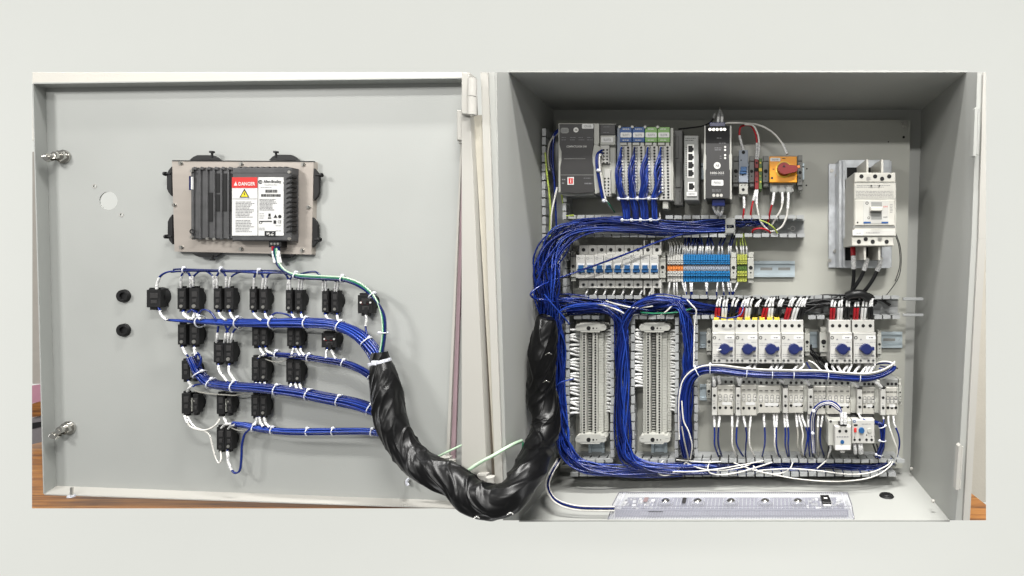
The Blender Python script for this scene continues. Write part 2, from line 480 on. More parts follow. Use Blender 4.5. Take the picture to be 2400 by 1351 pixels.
quad_lip('bottom_lip', P(104,1158,LF), P(132,1139,DD), P(1088,1175,DD), P(1092,1192,LF), (0,0,-0.002), paint_rim)
# hinge-side edge of the door: ridge, gap and the pale stile next to the cabinet
mb = MB(); mb.prism([P(1079,335,1.012), P(1083,335,1.012), P(1052,1080,1.012), P(1045,1080,1.012)], (0,0.006,0))
mb.build('edge_ridge', paint_rim, door)
mb = MB(); mb.prism([P(1084,345,1.016), P(1090,345,1.016), P(1066,1085,1.016), P(1056,1085,1.016)], (0,0.004,0))
mb.build('gap_strip', mat('mauve_gap', (150,128,134), 0.6), door)  # added strip, coloured like the room glimpsed through the door gap
mb = MB(); mb.prism([P(1082,170,0.985), P(1098,170,0.985), P(1144,1190,0.985), P(1082,1190,0.985)], (0,0.03,0))
mb.build('hinge_stile', paint_rim, door)
mb = MB(); mb.pb(1070,258,1084,330,0.992,1.02,0.002); mb.pb(1074,330,1084,336,0.996,1.02,0.001)
mb.build('latch_keeper', paint_rim, door)
for px, py in ((168,1149),):
    mb = MB(); mb.cyl(P(px,py-6,0.998),(0,0,-1),0.0022,0.020,10); mb.build('stud', screwm, door)
    mb = MB(); mb.cyl(P(px,py+12,0.998),(0,0,-1),0.006,0.003,12); mb.build('stud_foot', tie_m, door)
mb = MB()
for px, py in ((222,437),(285,504)): mb.ring(px,py,5,3.6,DD-0.0002,0.0004,12)
mb.build('hole_rims', paint_rim, door, kind='stuff')

def hinge(label, x0, x1, bx0, bx1, ys, leaf, d):
    mb = MB(); mb.pb(x0, leaf[0], x1, leaf[1], d, d+0.012, 0.0015); t = mb.build('hinge', paint_rim, cab); t['label'] = label
    for a, b in zip(ys[:-1], ys[1:]):
        c = P((bx0+bx1)/2, b-0.7, d-0.004); r = (bx1-bx0)/2*d/F
        mb = MB(); mb.cyl(c, (0,0,1), r, (b-a-1.4)*d/F, 18); mb.build('barrel', paint_rim, t)
    mb = MB(); mb.cyl(P((bx0+bx1)/2, ys[-1]+2, d-0.004), (0,0,1), 0.004, 0.006, 12); mb.build('pin', screwm, t)
hinge('upper white door hinge left of the cabinet opening', 1081, 1099, 1097, 1117, (185,228,271), (170,268), 0.975)
hinge('lower white door hinge beside the black wrapped loom', 1117, 1140, 1139, 1159, (1117,1165), (1113,1170), 0.975)
hinge('lower hinge knuckle at the door edge left of the seam, just above the black loom', 1031, 1054, 1053, 1068, (1077,1113), (1072,1116), 1.006)

# ================================================================= the cabinet
zt, zf = Z(258, D0), Z(1108, D0)
def xl(z): return X(1297, D0) + (X(1312, D0)-X(1297, D0))*(zt-z)/(zt-zf)
def xr(z): return X(2160, D0) + (X(2133, D0)-X(2160, D0))*(zt-z)/(zt-zf)
dc = 474.0/450.0; df_ = 639.3/600.0           # where ceiling and floor end towards us
Z0 = Z(170, 1.0); Z1 = Z(1220, 1.0)
def V(x, d, z): return Vector((x, Y(d), z))
mb = MB(); mb.prism([V(xl(zt)-.01,D0,zt+.01), V(xr(zt)+.01,D0,zt+.01), V(xr(zf)+.01,D0,zf-.01), V(xl(zf)-.01,D0,zf-.01)], (0,0.003,0)); mb.build('back_wall', paint_in, cab)
for nm, xf, s in (('left_wall', xl, -1), ('right_wall', xr, 1)):
    poly = [V(xf(zt),D0,zt), V(xf(zt),dc,zt), V(xf(Z0),1.0,Z0), V(xf(Z1),1.0,Z1), V(xf(zf),df_,zf), V(xf(zf),D0,zf)]
    mb = MB(); mb.prism(poly, (0.003*s,0,0)); mb.build(nm, paint_in, cab)
mb = MB(); mb.prism([V(xl(zt),D0,zt), V(xr(zt),D0,zt), V(xr(zt),dc,zt), V(xl(zt),dc,zt)], (0,0,0.003)); mb.build('ceiling', paint_in, cab)
mb = MB(); mb.prism([V(xl(zf),D0,zf), V(xr(zf),D0,zf), V(xr(zf),df_,zf), V(xl(zf),df_,zf)], (0,0,-0.003)); mb.build('floor', paint_in, cab)
# front returns and pale rims
def strip(name, m, a, b, c, d, dist, th=0.004):
    mb = MB(); mb.prism([P(*a,dist), P(*b,dist), P(*c,dist), P(*d,dist)], (0,th,0)); return mb.build(name, m, cab)
strip('left_return', paint_in, (1139,170), (1159,170), (1189,1190), (1177,1190), 0.999)
strip('left_rim', paint_rim, (1126,170), (1143,170), (1180,1190), (1163,1190), 0.993)
strip('left_gasket', mat('cream_gasket', (186,181,168), 0.7, var=0.06, bump=0.3, bscale=300), (1110,270), (1129,270), (1168,1190), (1164,1190), 0.999)
strip('left_gap', mat('recess_shade_brown', (96,88,78), 0.7), (1097,262), (1114,262), (1168,1190), (1136,1190), 1.006)  # flat dark strip, its brown painted for the shaded recess beside the rim
strip('right_return', paint_in, (2277,560), (2294,560), (2259,1220), (2240,1220), 0.999)
strip('right_return', paint_in, (2291,170), (2306,170), (2294.5,560), (2277.5,560), 0.9992)
strip('right_rim', paint_rim, (2305,170), (2311,170), (2311,560), (2293.5,560), 0.992)
strip('right_rim', paint_rim, (2293.5,560.3), (2311,560.3), (2273,1220), (2258,1220), 0.992)
# keepers pressed into the right return
for y0, y1, xo in ((250,367,2290), (1042,1150,2252)):
    sl_ = -6 if y0 > 900 else -3
    mb = MB(); mb.prism([P(xo-5,y0+5,.984),P(xo,y0,.984),P(xo+5,y0+4,.984),P(xo+5+sl_,y1-3,.984),P(xo+1+sl_,y1,.984),P(xo-6+sl_,y1-2,.984)][::-1], (0,0.012,0)); mb.tube([P(xo+4,y0+5,.9835),P(xo+4+sl_,y1-4,.9835)],0.0016,6); mb.build('latch_keeper', paint_rim if y0 > 900 else paint_in, cab)
mb = MB(); mb.ball(P(2187,1175,1.095), 0.004); mb.ball(P(2136,1099,1.285), 0.004); mb.ball(P(1222,197,1.17), 0.003); mb.build('weld_spots', paint_rim, cab, kind='stuff')
# mounting panel
MP = 1.285
mb = MB(); mb.prism([P(1303,282,MP), P(2134,282,MP), P(2115,1098,MP), P(1314,1098,MP)], (0,0.004,0)); mpan = mb.build('mounting_plate', panel_m, cab)
for px, py in ((2120,293),):
    mb = MB(); mb.disc(px,py,8,MP,0.002,16); mb.build('washer', screwm, mpan)
    mb = MB(); mb.disc(px,py,4.5,MP-0.002,0.006,6); mb.build('nut', screwm, mpan)
mb = MB(); mb.disc(2118,322,3,MP,0.0004,10); mb.disc(2082,333,1.6,MP,0.0004,8); mb.disc(1891,396,2,MP,0.0004,8); mb.disc(1890,435,2,MP,0.0004,8); mb.build('drilled_holes', blackr, mpan, kind='stuff')
# grommet in the cabinet floor
g = thing('grommet', 'black rubber plug in the cabinet floor right of the light', 'grommet', Vector((X(2078,1.177), Y(1.177), zf)))
mb = MB(); mb.cyl(g.location + Vector((0,0,0.0002)), (0,0,1), 0.0165, 0.003, 20, 0.0145); mb.build('plug', black, g)
mb = MB(); mb.cyl(g.location + Vector((0,0,0.0031)), (0,0,1), 0.009, 0.0015, 16, 0.007); mb.build('boss', black, g)
# ================================================================= things on the door
def latch(px, py, ang, label):
    t = thing('quarter_turn_latch', label, 'latch', P(px, py+14, DD))
    c = P(px, py, DD)
    mb = MB(); mb.cyl(c, (0,-1,0), 0.0135, 0.003, 16); mb.build('flange', chrome, t)
    mb = MB(); mb.cyl(c+Vector((0,-0.003,0)), (0,-1,0), 0.0115, 0.006, 6); mb.build('nut', chrome, t)
    mb = MB(); mb.cyl(c+Vector((0,-0.009,0)), (0,-1,0), 0.0068, 0.007, 14); mb.build('stem', chrome, t)
    a = math.radians(ang); dv = Vector((math.cos(a), -0.25, math.sin(a))).normalized()
    e = c + Vector((0,-0.013,0))
    mb = MB(); mb.cyl(e, dv, 0.0048, 0.010, 12, 0.0042); mb.build('cam_arm', chrome, t)
    mb = MB(); mb.cyl(e+dv*0.009, dv, 0.0076, 0.007, 16); mb.build('cap', chrome, t)
latch(151, 368, 205, 'upper chrome latch cam at the left edge of the door')
latch(163, 1003, 235, 'lower chrome latch cam at the left edge of the door')
for px, py, l in ((292,694,'upper'), (292,774,'lower')):
    t = thing('hole_plug', l+' black round hole plug on the left of the door', 'plug', P(px, py+15, DD))
    mb = MB(); mb.disc(px,py,15.5,DD,0.004,28,14.5); mb.build('flange', black, t)
    mb = MB(); mb.ring(px,py,10.5,8.5,DD-0.004,0.003,24); mb.build('ring_lip', black, t)

# ---- operator screen seen from behind
hm = thing('screen_back', 'rear of an operator screen clamped in the door with red DANGER label', 'screen', P(568, 597, DD))
HP = 1.012
mb = MB(); mb.prism([P(403,377,HP), P(735,379,HP), P(730,597,HP), P(409,590,HP)], (0,DD-HP,0)); mb.build('back_plate', steel, hm)
mb = MB(); mb.prism([P(403,376,HP-.0006), P(735,378,HP-.0006), P(735,380.2,HP-.0006), P(403,378.2,HP-.0006)], (0,0.004,0)); mb.build('plate_edge', black, hm)
for px, py in ((424,383),(566,385),(711,386),(409,481),(724,486),(426,580),(566,584),(709,587)):
    mb = MB(); mb.disc(px,py,5.2,HP,0.0022,12,4.2); s = mb.build('screw', screwm, hm)
    mb = MB(); mb.pb(px-0.8,py-3,px+0.8,py+3,HP-0.0024,HP-0.002,0); mb.build('slot', blackr, s)
HB = 0.995
mb = MB(); mb.pb(447,396,546,560,1.003,HP,0.001); mb.pb(543,397,682,565,HB,HP,0.002); mb.pb(543,393,682,408,HB-0.0005,HP,0.002); mb.build('housing', heat, hm)
for i in range(6):
    x = 449 + i*16.6
    mb = MB(); mb.pb(x, 393+(i%2), x+4.2, 562, 1.0002, 1.004, 0.0006); mb.build('heat_fin', heat, hm)
mb = MB()
for x0,y0,x1,y1 in ((487,452,498.5,520),(504,407,515,452),(504,456,515,496),(520.5,407,531.5,496),(537,407,544,496)): mb.pb(x0,y0,x1,y1,1.0022,1.0034,0)
mb.build('vent_slots', blackr, hm, kind='stuff')
for i in range(12):
    y = 415 + i*11.4
    mb = MB(); mb.prism([P(670,y+6,HB-.001), P(673,y+2,HB-.001), P(684,y-4,HB-.001), P(685,y+1,HB-.001)], (0,0.012,0)); mb.build('edge_fin', blackr, hm)
for i in range(9):
    x = 552 + i*13.5
    mb = MB(); mb.prism([P(x,397,HB), P(x+6,391,HB), P(x+11,391,HB), P(x+9,397,HB)], (0,0.012,0)); mb.build('top_fin', heat, hm)
for i in range(6):
    x = 455 + i*16.6
    mb = MB(); mb.prism([P(x-6,397,1.0), P(x,391,1.0), P(x+5,393,1.0), P(x+5,398,1.0)], (0,0.01,0)); mb.build('top_fin', heat, hm)
mb = MB(); mb.disc(451,402,3.5,1.0,0.003); mb.disc(451,556,3.5,1.0,0.003); mb.disc(679,404,3.5,HB,0.002); mb.disc(679,560,3.5,HB,0.002); mb.disc(487,560,3,HB,0.002); mb.disc(503,561,3,HB,0.002); mb.build('housing_screws', screwm, hm, kind='stuff')
mb = MB(); mb.pb(443,413,447,446,1.004,HP,0); s = mb.build('card_slot', blue2, hm)
mb = MB(); mb.pb(447.5,415,451,444,0.9985,1.004,0); mb.build('card_label', labelm, hm)
mb = MB(); mb.ring(451,543,6,4,0.999,0.001,12); mb.build('reset_ring', blackr, hm)
LB = HB - 0.0012
mb = MB(); mb.pb(543.5,416,603,553,LB,HB,0.0003); dl = mb.build('danger_label', labelm, hm)
mb = MB(); mb.pb(543.5,416,603,441,LB-0.0004,LB,0); mb.build('red_band', redl, dl)
lettering(dl, 'DANGER', 559, 427, 598, 435.5, LB-0.0007, printw)
mb = MB(); mb.prism([P(548,435.5,LB-.0006), P(556.5,435.5,LB-.0006), P(552.2,426.5,LB-.0006)], (0,0.0002,0)); mb.build('alert_triangle', printw, dl)
mb = MB(); mb.prism([P(561,463.5,LB-.0004), P(584.5,463.5,LB-.0004), P(572.7,443,LB-.0004)], (0,0.0003,0)); mb.build('triangle_border', printk, dl)
mb = MB(); mb.prism([P(564.5,461.5,LB-.0007), P(581,461.5,LB-.0007), P(572.7,447.5,LB-.0007)], (0,0.0002,0)); mb.build('yellow_triangle', yell, dl)
mb = MB(); mb.prism([P(573.5,449.5,LB-.0009), P(570,455.5,LB-.0009), P(572.5,455.2,LB-.0009), P(571,460.3,LB-.0009), P(575.5,454,LB-.0009), P(573,454.2,LB-.0009)], (0,0.0001,0)); mb.build('bolt_symbol', printk, dl)
mb = MB(); text_lines(mb, 552, 472, 597, 511, 11, LB-0.0004, 1.5, 5); text_lines(mb, 552, 515, 597, 545, 8, LB-0.0004, 1.5, 6); mb.pb(545,466,602,467,LB-0.0004,LB,0); mb.build('small_print', printm, dl, kind='stuff')
mb = MB(); mb.pb(605,416,664,553,LB,HB,0.0003); rl = mb.build('rating_label', labelm, hm)
mb = MB(); mb.disc(610.5,427,4.6,LB,0.0004,16); mb.build('round_logo', printk, rl)
lettering(rl, 'AB', 607.6, 425, 613.4, 429, LB-0.0007, printw)
lettering(rl, 'Allen-Bradley', 617.5, 422, 659, 431.5, LB-0.0005, printk)
lettering(rl, 'PanelView Plus', 620, 432.4, 650, 435, LB-0.0005, printm)
mb = MB(); rnd = random.Random(4)
for x0, x1, y0, y1 in ((622,648,445,452),(612,657,455.5,461.5)):
    x = x0
    while x < x1:
        w_ = 0.7 + rnd.random()*1.3; mb.pb(x,y0,x+w_,y1,LB-.0004,LB,0); x += w_ + 0.6 + rnd.random()
mb.build('bar_code', printk, rl, kind='stuff')
mb = MB(); text_lines(mb, 608, 466, 650, 494, 9, LB-.0004, 1.5, 8); text_lines(mb, 611, 438, 640, 442, 1, LB-.0004, 1.2, 9); text_lines(mb,608,499,620,514,3,LB-.0004,1.3,10); text_lines(mb,646,528,660,531,1,LB-.0004,1.2,11); text_lines(mb,607,533,622,541,2,LB-.0004,1.2,12); text_lines(mb,646,540,662,543,1,LB-.0004,1.2,12); mb.build('small_print', printm, rl, kind='stuff')
mb = MB(); mb.prism([P(641,511,LB-.0004), P(650,511,LB-.0004), P(645.5,503,LB-.0004)], (0,0.0003,0)); mb.disc(656,508,4,LB,0.0004,12); mb.pb(629,501,634,508,LB-.0004,LB,0); mb.pb(628,510,635,513,LB-.0004,LB,0); mb.pb(641,517,647,525,LB-.0004,LB,0); mb.pb(608,518,637,520.4,LB-.0004,LB,0); mb.ring(611,522,3.6,2.4,LB,0.0004,12); mb.build('approval_marks', printk, rl, kind='stuff')
lettering(rl, 'CE', 651, 517, 659, 524, LB-0.0005, printk)
mb = MB(); mb.pb(620,542,645,553.5,LB-.0008,LB,0); rb = mb.build('black_code_patch', printk, rl)
mb = MB()
for i in range(14): 
    x = 624+rnd.random()*16; y = 544+rnd.random()*7; mb.pb(x,y,x+2.2,y+1.6,LB-.0012,LB-.0008,0)
mb.build('code_dots', printw, rb, kind='stuff')
# clamp levers around the plate
def clamp(x0,y0,x1,y1,tx,ty,vert):
    c = MB(); d = 1.011
    n = 9; poly = []
    for i in range(n):                          # bowed lever outline
        u = i/(n-1); bow = min(1.0, 5.2*u*(1-u))**0.8
        if vert: poly.append((x0 + (x1-x0)*(1-bow if tx < (x0+x1)/2 else bow), y0 + (y1-y0)*u))
        else: poly.append((x0+(x1-x0)*u, y0 + (y1-y0)*(1-bow if ty < (y0+y1)/2 else bow)))
    base = [(x1 if tx < (x0+x1)/2 else x0, y1), (x1 if tx < (x0+x1)/2 else x0, y0)] if vert else [(x1, y1 if ty < (y0+y1)/2 else y0), (x0, y1 if ty < (y0+y1)/2 else y0)]
    c.prism([P(px,py,d) for px,py in poly+base], (0,0.005,0)); o = c.build('clamp', black, hm)
    a = P(tx,ty,d); ax = Vector((1 if tx < (x0+x1)/2 else -1,0,0)) if vert else Vector((0,0,-1 if ty < (y0+y1)/2 else 1))
    m = MB(); m.cyl(a, ax, 0.0018, 0.012, 8); m.cyl(a, ax, 0.0042, 0.0032, 10); m.build('thumb_screw', black, o)
for c_ in ((444,364,515,375.5,497,355,0),(630,363,699,376,647,355,0),(391,391,402,460,385.5,408,1),(393,503,404,573,388,555,1),(735,395,747,470,755,411,1),(732,510,744,580,751,562,1),(450,594,517,603,498,611,0),(626,597,690,606,650,612,0)): clamp(*c_)
mb = MB(); mb.pb(629,566,659,580,0.999,1.012,0.001); cn = mb.build('power_plug', black, hm)
for px in (637,644.5,652):
    mb = MB(); mb.disc(px,572,2.6,0.999,0.001,10); mb.build('terminal_screw', screwm, cn)

# ---- contact blocks behind the push buttons
def contact(x0,y0,x1,y1,kind,label):
    t = thing('contact_block', label, 'contact block', P((x0+x1)/2, y1, DD), 'black contact blocks behind the door buttons')
    f = 1.004; w = x1-x0; h = y1-y0; x1 -= 3
    mb = MB(); mb.pb(x0+w*.10, y0+h*.06, x1-w*.04, y1-h*.04, 1.013, DD, 0.001); mb.build('mounting_base', black, t)
    mb = MB(); mb.cyl(P((x0+x1)/2+w*.10+11, y0+h*.46, DD), (0,-1,0), w*.50*DD/F, 0.010, 24, w*.47*DD/F); mb.build('collar', black, t)
    if kind == 'double': blocks = [(x0, y0, x0+w*.36, y1), (x0+w*.52, y0, x1, y1)]
    elif kind == 'pair': blocks = [(x0, y0, x0+w*.47, y1), (x0+w*.49, y0+1, x1, y1-1)]
    elif kind == 'single': blocks = [(x0, y0+h*.12, x0+w*.72, y1)]
    elif kind == 'lamp': blocks = [(x0, y0+h*.08, x0+w*.46, y1), (x0+w*.6, y0+h*.14, x1-2, y1-2)]
    else: blocks = [(x0, y0+h*.16, x1, y1)]
    for i,(a,b,c,e) in enumerate(blocks):
        mb = MB(); mb.pb(a,b,c,e,f,1.014,0.0007); bl = mb.build('block', black, t)
        m = MB(); bw = c-a
        m.pb(a+bw*.24,b+h*.16,c-bw*.2,b+h*.42,f-.0012,f,0.0006); m.pb(a+bw*.3,b+h*.52,c-bw*.26,b+h*.68,f-.0010,f,0.0005); m.build('rib', dkgrey, bl)
        m = MB(); m.pb(a+bw*.2,b-5,c-bw*.2,b+2,1.008,1.014,0.0006); m.build('wire_clamp', black, bl); m = MB(); m.pb(a+bw*.24,e-1,c-bw*.24,e+6,1.008,1.014,0.0006); m.build('wire_clamp', black, bl)
        if kind in ('double','pair'):
            m = MB(); m.disc(a+bw*.5, e-h*.14, max(2.6,bw*.2), f, 0.0008, 10); m.build('screw', screwm if i or kind=='double' else dkgrey, bl)
    if kind == 'lamp':
        m = MB(); m.pb(x0+w*.46,y0+h*.3,x0+w*.54,y1-h*.1,1.006,1.012,0.0004); m.build('spring_strip', ltgrey, t)
        m = MB(); m.disc(x0+w*.74, y0+h*.42, 2.6, f, 0.001, 10); m.build('lens', cream, t)
    if kind == 'red':
        m = MB(); m.disc(x0+w*.3, y0+h*.5, 4.2, f, 0.0012, 12); m.disc(x0+w*.62, y0+h*.5, 4.0, f, 0.0012, 12); m.build('red_lens', redk, t)
        m = MB(); m.disc(x0+w*.2, y0+h*.5, 2.2, f-.001, 0.001, 8); m.disc(x0+w*.78, y0+h*.5, 2.4, f-.001, 0.001, 8); m.build('white_dots', printw, t, kind='stuff')
        m = MB(); m.pb(x0+w*.38,y1-h*.3,x0+w*.6,y1+7,f-.0015,1.012,0.0006); m.build('lamp_terminal', black, t)
N = 'black contact block '
for a in ((343,674,388,721,'single',N+'leftmost in the top row, single with round collar'),
          (415,676,469,725,'double',N+'second from left in the top row'),
          (500,676,549,726,'double',N+'third from left in the top row'),
          (584,677,629,727,'double',N+'fourth from left in the top row'),
          (669,680,711,729,'double',N+'fifth from left in the top row'),
          (754,682,796,732,'double',N+'sixth from left in the top row'),
          (838,684,877,735,'red',N+'rightmost in the top row with a red lamp'),
          (416,761,469,808,'double',N+'leftmost in the second row, under the thick blue loom'),
          (500,802,549,850,'pair',N+'second in the second row, set lower than its neighbours'),
          (590,764,629,811,'pair',N+'third in the second row, below the thick loom'),
          (672,768,708,812,'pair',N+'fourth in the second row, left of the red lamp block'),
          (753,775,792,815,'red',N+'with a red lamp hanging just under the thick loom'),
          (425,842,466,890,'lamp',N+'with a pale strip, leftmost of the third row'),
          (589,838,629,893,'pair',N+'middle of the third row'),
          (670,842,708,896,'pair',N+'rightmost of the third row'),
          (425,918,469,970,'lamp',N+'with pale strip, leftmost of the fourth row'),
          (507,920,548,971,'lamp',N+'with pale strip, second in the fourth row'),
          (588,926,628,976,'pair',N+'rightmost of the fourth row'),
          (507,1002,547,1055,'pair',N+'lowest of all, alone above the hanging wire loop')): contact(*a)

# ---- wiring on the door: five tied looms
WR = 0.0019
BL = [blue, blue, blue2, blue3]
hA = thing('wire_loom', 'thin top loom of blue wires along the first row of contact blocks', 'wires', P(520, 660, 1.0))
c = bundle(hA, [(405,636,1.0),(440,634,1.0),(520,635,1.0),(600,638,1.0),(660,640,1.0),(700,647,.999),(760,651,.999),(808,656,.999)], 4, 0.0035, 0.0017, BL, seed=2)
for px,py in ((431,634),(516,635),(606,638)): tie(hA, c, px, py, 0.0052)
lead(hA, [(367,678,1.0),(369,664,1.0),(376,648,1.0),(390,639,1.0),(407,636,1.0)], WR, blue, (0,.45))
lead(hA, [(700,645,.997),(720,639,.997),(740,638,.997),(750,646,.997)], WR, blue2)
tops = [(424,676,425,650,433,637),(447,674,446,650,438,637),(453,672,453,650,476,634),(502,677,500,650,478,635),(509,676,508,650,516,637),(530,674,530,650,520,637),(537,674,541,651,566,638),(595,678,596,653,600,640),(615,678,617,653,611,641),(622,678,625,653,634,641),(674,680,676,657,668,643),(680,680,679,657,692,645),(700,680,703,655,709,649),(707,680,709,655,716,650),(757,683,757,660,757,652),(764,683,764,660,765,653),(785,684,787,662,784,656),(790,684,794,662,799,657)]
for x0,y0,x1,y1,x2,y2 in tops:
    lead(hA, [(x0,y0,1.006),(x0+(x1-x0)*.3,y0-10,1.003),(x1,y1,1.001),((x1+x2)/2,y1-(y1-y2)*.72,1.0),(x2,y2,1.0)], 0.0017, blue, (0.05,.52), smat=sleeve_m)
hB = thing('wire_loom', 'green, white and blue power loom curving from the screen down to the black wrap', 'wires', P(880, 830, .99))
HB_P = [(645,582,1.0),(647,604,1.0),(656,625,.999),(672,638,.998),(700,648,.997),(760,652,.996),(810,656,.994),(850,673,.992),(880,702,.99),(897,738,.99),(900,780,.988),(894,825,.987),(890,850,.985)]
for i,(m,o) in enumerate(((blue,-4.5),(greenw,-1.2),(whitew,4.2),(greenw,1.6),(blue2,-3),(mint,5.2))):
    q = [(x+(o if 4>j or j>8 else o*.3)*(-.7 if j>7 else .7), y-(o*.8 if 3<j<9 else 0), d-0.0008*i) for j,(x,y,d) in enumerate(HB_P)]
    w = MB().tube(path(q), 0.0013 if m in (whitew, mint) else 0.0024 if m is greenw else 0.0021, 6).build('wire', m, hB)
cB = path(HB_P)
for px,py in ((695,646),(804,655),(877,688),(898,780)): tie(hB, cB, px, py, 0.0072)
for x in (640,646.5,653):
    MB().tube(path([(x,578,1.0),(x,588,1.0)]), 0.0024, 7).build('red_ferrule' if x == 640 else 'ferrule', redw if x == 640 else blue2, hB)
for x in (641.5,651):
    MB().tube(path([(x,589,.999),(x+2,603,.998),(x+5,617,.997)]), 0.0036, 8).build('marker_sleeve', sleeve_m, hB)
hC = thing('wire_loom', 'thickest blue loom sweeping right under the top row into the black wrap', 'wires', P(620, 770, 1.0))
c = bundle(hC, [(388,750,1.0),(420,752,1.0),(470,754,1.0),(560,757,.999),(640,757,.997),(720,757,.995),(790,763,.993),(840,785,.991),(873,818,.988),(888,845,.985)], 20, [0.0003,0.0020,0.0072,0.0085,0.010,0.0105,0.0105], 0.0019, BL, k=8, seed=4, wander=.06)
for px,py in ((474,754),(560,757),(641,757),(720,757),(800,768),(862,800)): tie(hC, c, px, py, 0.0112)
bots = [(372,722,378,738,392,751),(430,728,431,738,444,749),(458,728,455,738,449,750),(427,730,440,742,448,748),(460,730,464,742,470,749),(512,728,516,740,530,751),(538,728,542,740,553,752),(593,730,598,741,613,751),(621,730,623,742,634,752),(683,732,687,743,701,752),(706,732,707,743,717,751),(762,735,766,745,785,754),(790,735,791,745,796,757)]
for x0,y0,x1,y1,x2,y2 in bots: lead(hC, [(x0,y0,1.006),(x1,y1,1.0),((x1+x2)/2,y1+(y2-y1)*.6,.995),(x2,y2,.993)], 0.0017, blue, (.22,.95))
for x0,y0,x1,y1,x2,y2 in [(508,804,510,780,512,765),(526,804,530,780,542,763),(535,804,535,780,528,764),(541,804,546,780,558,764)]: lead(hC, [(x0,y0,1.006),((x0+x1)/2,(y0+y1)/2,1.0),(x1,y1,1.0),(x2,y2,.998)], 0.0017, blue, (.1,.66))
lead(hC, [(857,738,1.004),(859,750,1.0),(857,768,.998),(861,790,.993)], 0.0017, blue, (.1,.6))
for q in ([(464,740,.999),(475,727,.996),(492,731,.995),(505,748,.995),(508,757,.996)],[(634,742,.999),(648,734,.996),(670,737,.996),(684,744,.997)],[(440,733,.999),(450,727,.997),(458,733,.998)]): lead(hC, q, 0.0018, blue, None)
hD = thing('wire_loom', 'blue loom of the second row running right below the red lamp block', 'wires', P(740, 860, 1.0))
c = bundle(hD, [(614,832,1.0),(650,831,.999),(700,835,.998),(750,842,.996),(800,850,.994),(845,866,.991),(880,890,.988),(892,898,.987)], 9, [0.002,0.005,0.0062,0.0065,0.0065], 0.0019, BL, seed=6, wander=.06)
for px,py in ((649,830),(727,838),(804,851),(868,882)): tie(hD, c, px, py, 0.0072)
for x0,y0,x1,y1,x2,y2 in [(608,812,612,822,620,832),(622,812,625,822,640,830),(690,813,686,822,684,832),(692,813,697,824,704,834),(704,813,705,823,714,834),(768,816,765,826,764,840),(774,816,780,828,787,842),(604,842,612,833,622,831),(674,842,677,835,686,835),(694,842,690,836,694,834)]: lead(hD, [(x0,y0,1.006),(x1,y1,1.0),((x1+x2)/2,(y1+y2)/2+1,.996),(x2,y2,.993)], 0.0017, blue, (.2,.95))
for q in ([(622,842,1.0),(640,848,1.0),(658,849,1.0),(672,842,1.0)],[(706,843,1.0),(722,849,1.0),(738,850,1.0),(750,844,1.0)]): lead(hD, q, 0.0009, greyw, None)
hE = thing('wire_loom', 'long blue loom of the third row starting at the pale strip block', 'wires', P(640, 940, 1.0))
c = bundle(hE, [(447,838,1.0),(455,852,1.0),(464,872,1.0),(482,892,.999),(503,901,.998),(550,906,.997),(620,911,.996),(700,921,.994),(760,933,.992),(830,946,.99),(878,962,.988),(900,968,.987)], 16, [0.005,0.0066,0.007,0.008,0.0092,0.0098,0.0098], 0.0019, BL, k=8, seed=8, wander=.06)
for px,py in ((466,877),(497,898),(553,906),(646,914),(725,926),(793,939),(868,958)): tie(hE, c, px, py, 0.0106)
for x0,y0,x1,y1,x2,y2 in [(427,812,431,822,441,836),(455,812,456,822,460,838),(450,832,457,826,462,832),(512,853,514,870,541,904),(537,853,537,872,557,903),(441,892,446,902,454,906),(600,896,600,903,606,910),(609,896,609,903,614,910),(620,896,621,903,624,911),(683,898,681,906,678,917),(692,898,694,906,699,918),(702,898,704,907,713,920)]: lead(hE, [(x0,y0,1.006),(x1,y1,1.0),((x1+x2)/2,(y1+y2)/2+1,.996),(x2,y2,.993)], 0.0017, blue, (.15,.75))
lead(hE, [(440,918,1.002),(444,910,.998),(452,904,.997)], 0.0021, whitew, (0,.95)); lead(hE, [(452,905,.997),(468,901,.997),(492,900,.997)], 0.0018, blue)
lead(hE, [(455,915,1.0),(470,920,1.0),(500,924,.999),(530,926,.999),(552,927,.999),(575,922,.999),(594,916,.999)], 0.0013, greyw)
lead(hE, [(462,828,.998),(470,838,.996),(470,852,.996),(464,862,.997)], 0.0019, blue)
hF = thing('wire_loom', 'lowest blue loom with the wire loop hanging under it', 'wires', P(640, 1105, 1.0))
c = bundle(hF, [(546,994,1.0),(575,997,1.0),(597,1003,.999),(640,1009,.997),(690,1012,.995),(760,1012,.993),(850,1011,.99),(880,1014,.987),(915,1022,.985)], 8, [0.0045,0.005,0.006,0.0062,0.0062,0.005], 0.0019, BL, k=8, seed=10, wander=.06)
for px,py in ((596,1003),(640,1009),(723,1012),(787,1012),(873,1013)): tie(hF, c, px, py, 0.0070)
lead(hF, [(533,1056,1.006),(534,1068,1.0),(536,1086,.999),(548,1108,.998),(562,1103,.998),(566,1070,.998),(567,1045,.998),(574,1018,.998),(590,1005,.997),(604,1003,.996)], 0.0019, blue, (.04,.28))
for x0,y0,x1,y1,x2,y2 in [(603,978,600,988,595,999),(608,978,611,990,618,1002),(619,978,622,990,633,1004),(518,1005,528,995,546,993),(535,1006,541,998,553,996)]: lead(hF, [(x0,y0,1.006),(x1,y1,1.0),((x1+x2)/2,(y1+y2)/2,.996),(x2,y2,.993)], 0.0018, blue, (.1,.85))
lead(hF, [(543,1003,1.0),(555,1008,.999),(570,1009,.999),(588,1004,.999)], 0.0011, greyw)
hG = thing('wire_loom', 'white jumper wires slung between the two lowest pale strip blocks', 'wires', P(480, 1085, 1.0))
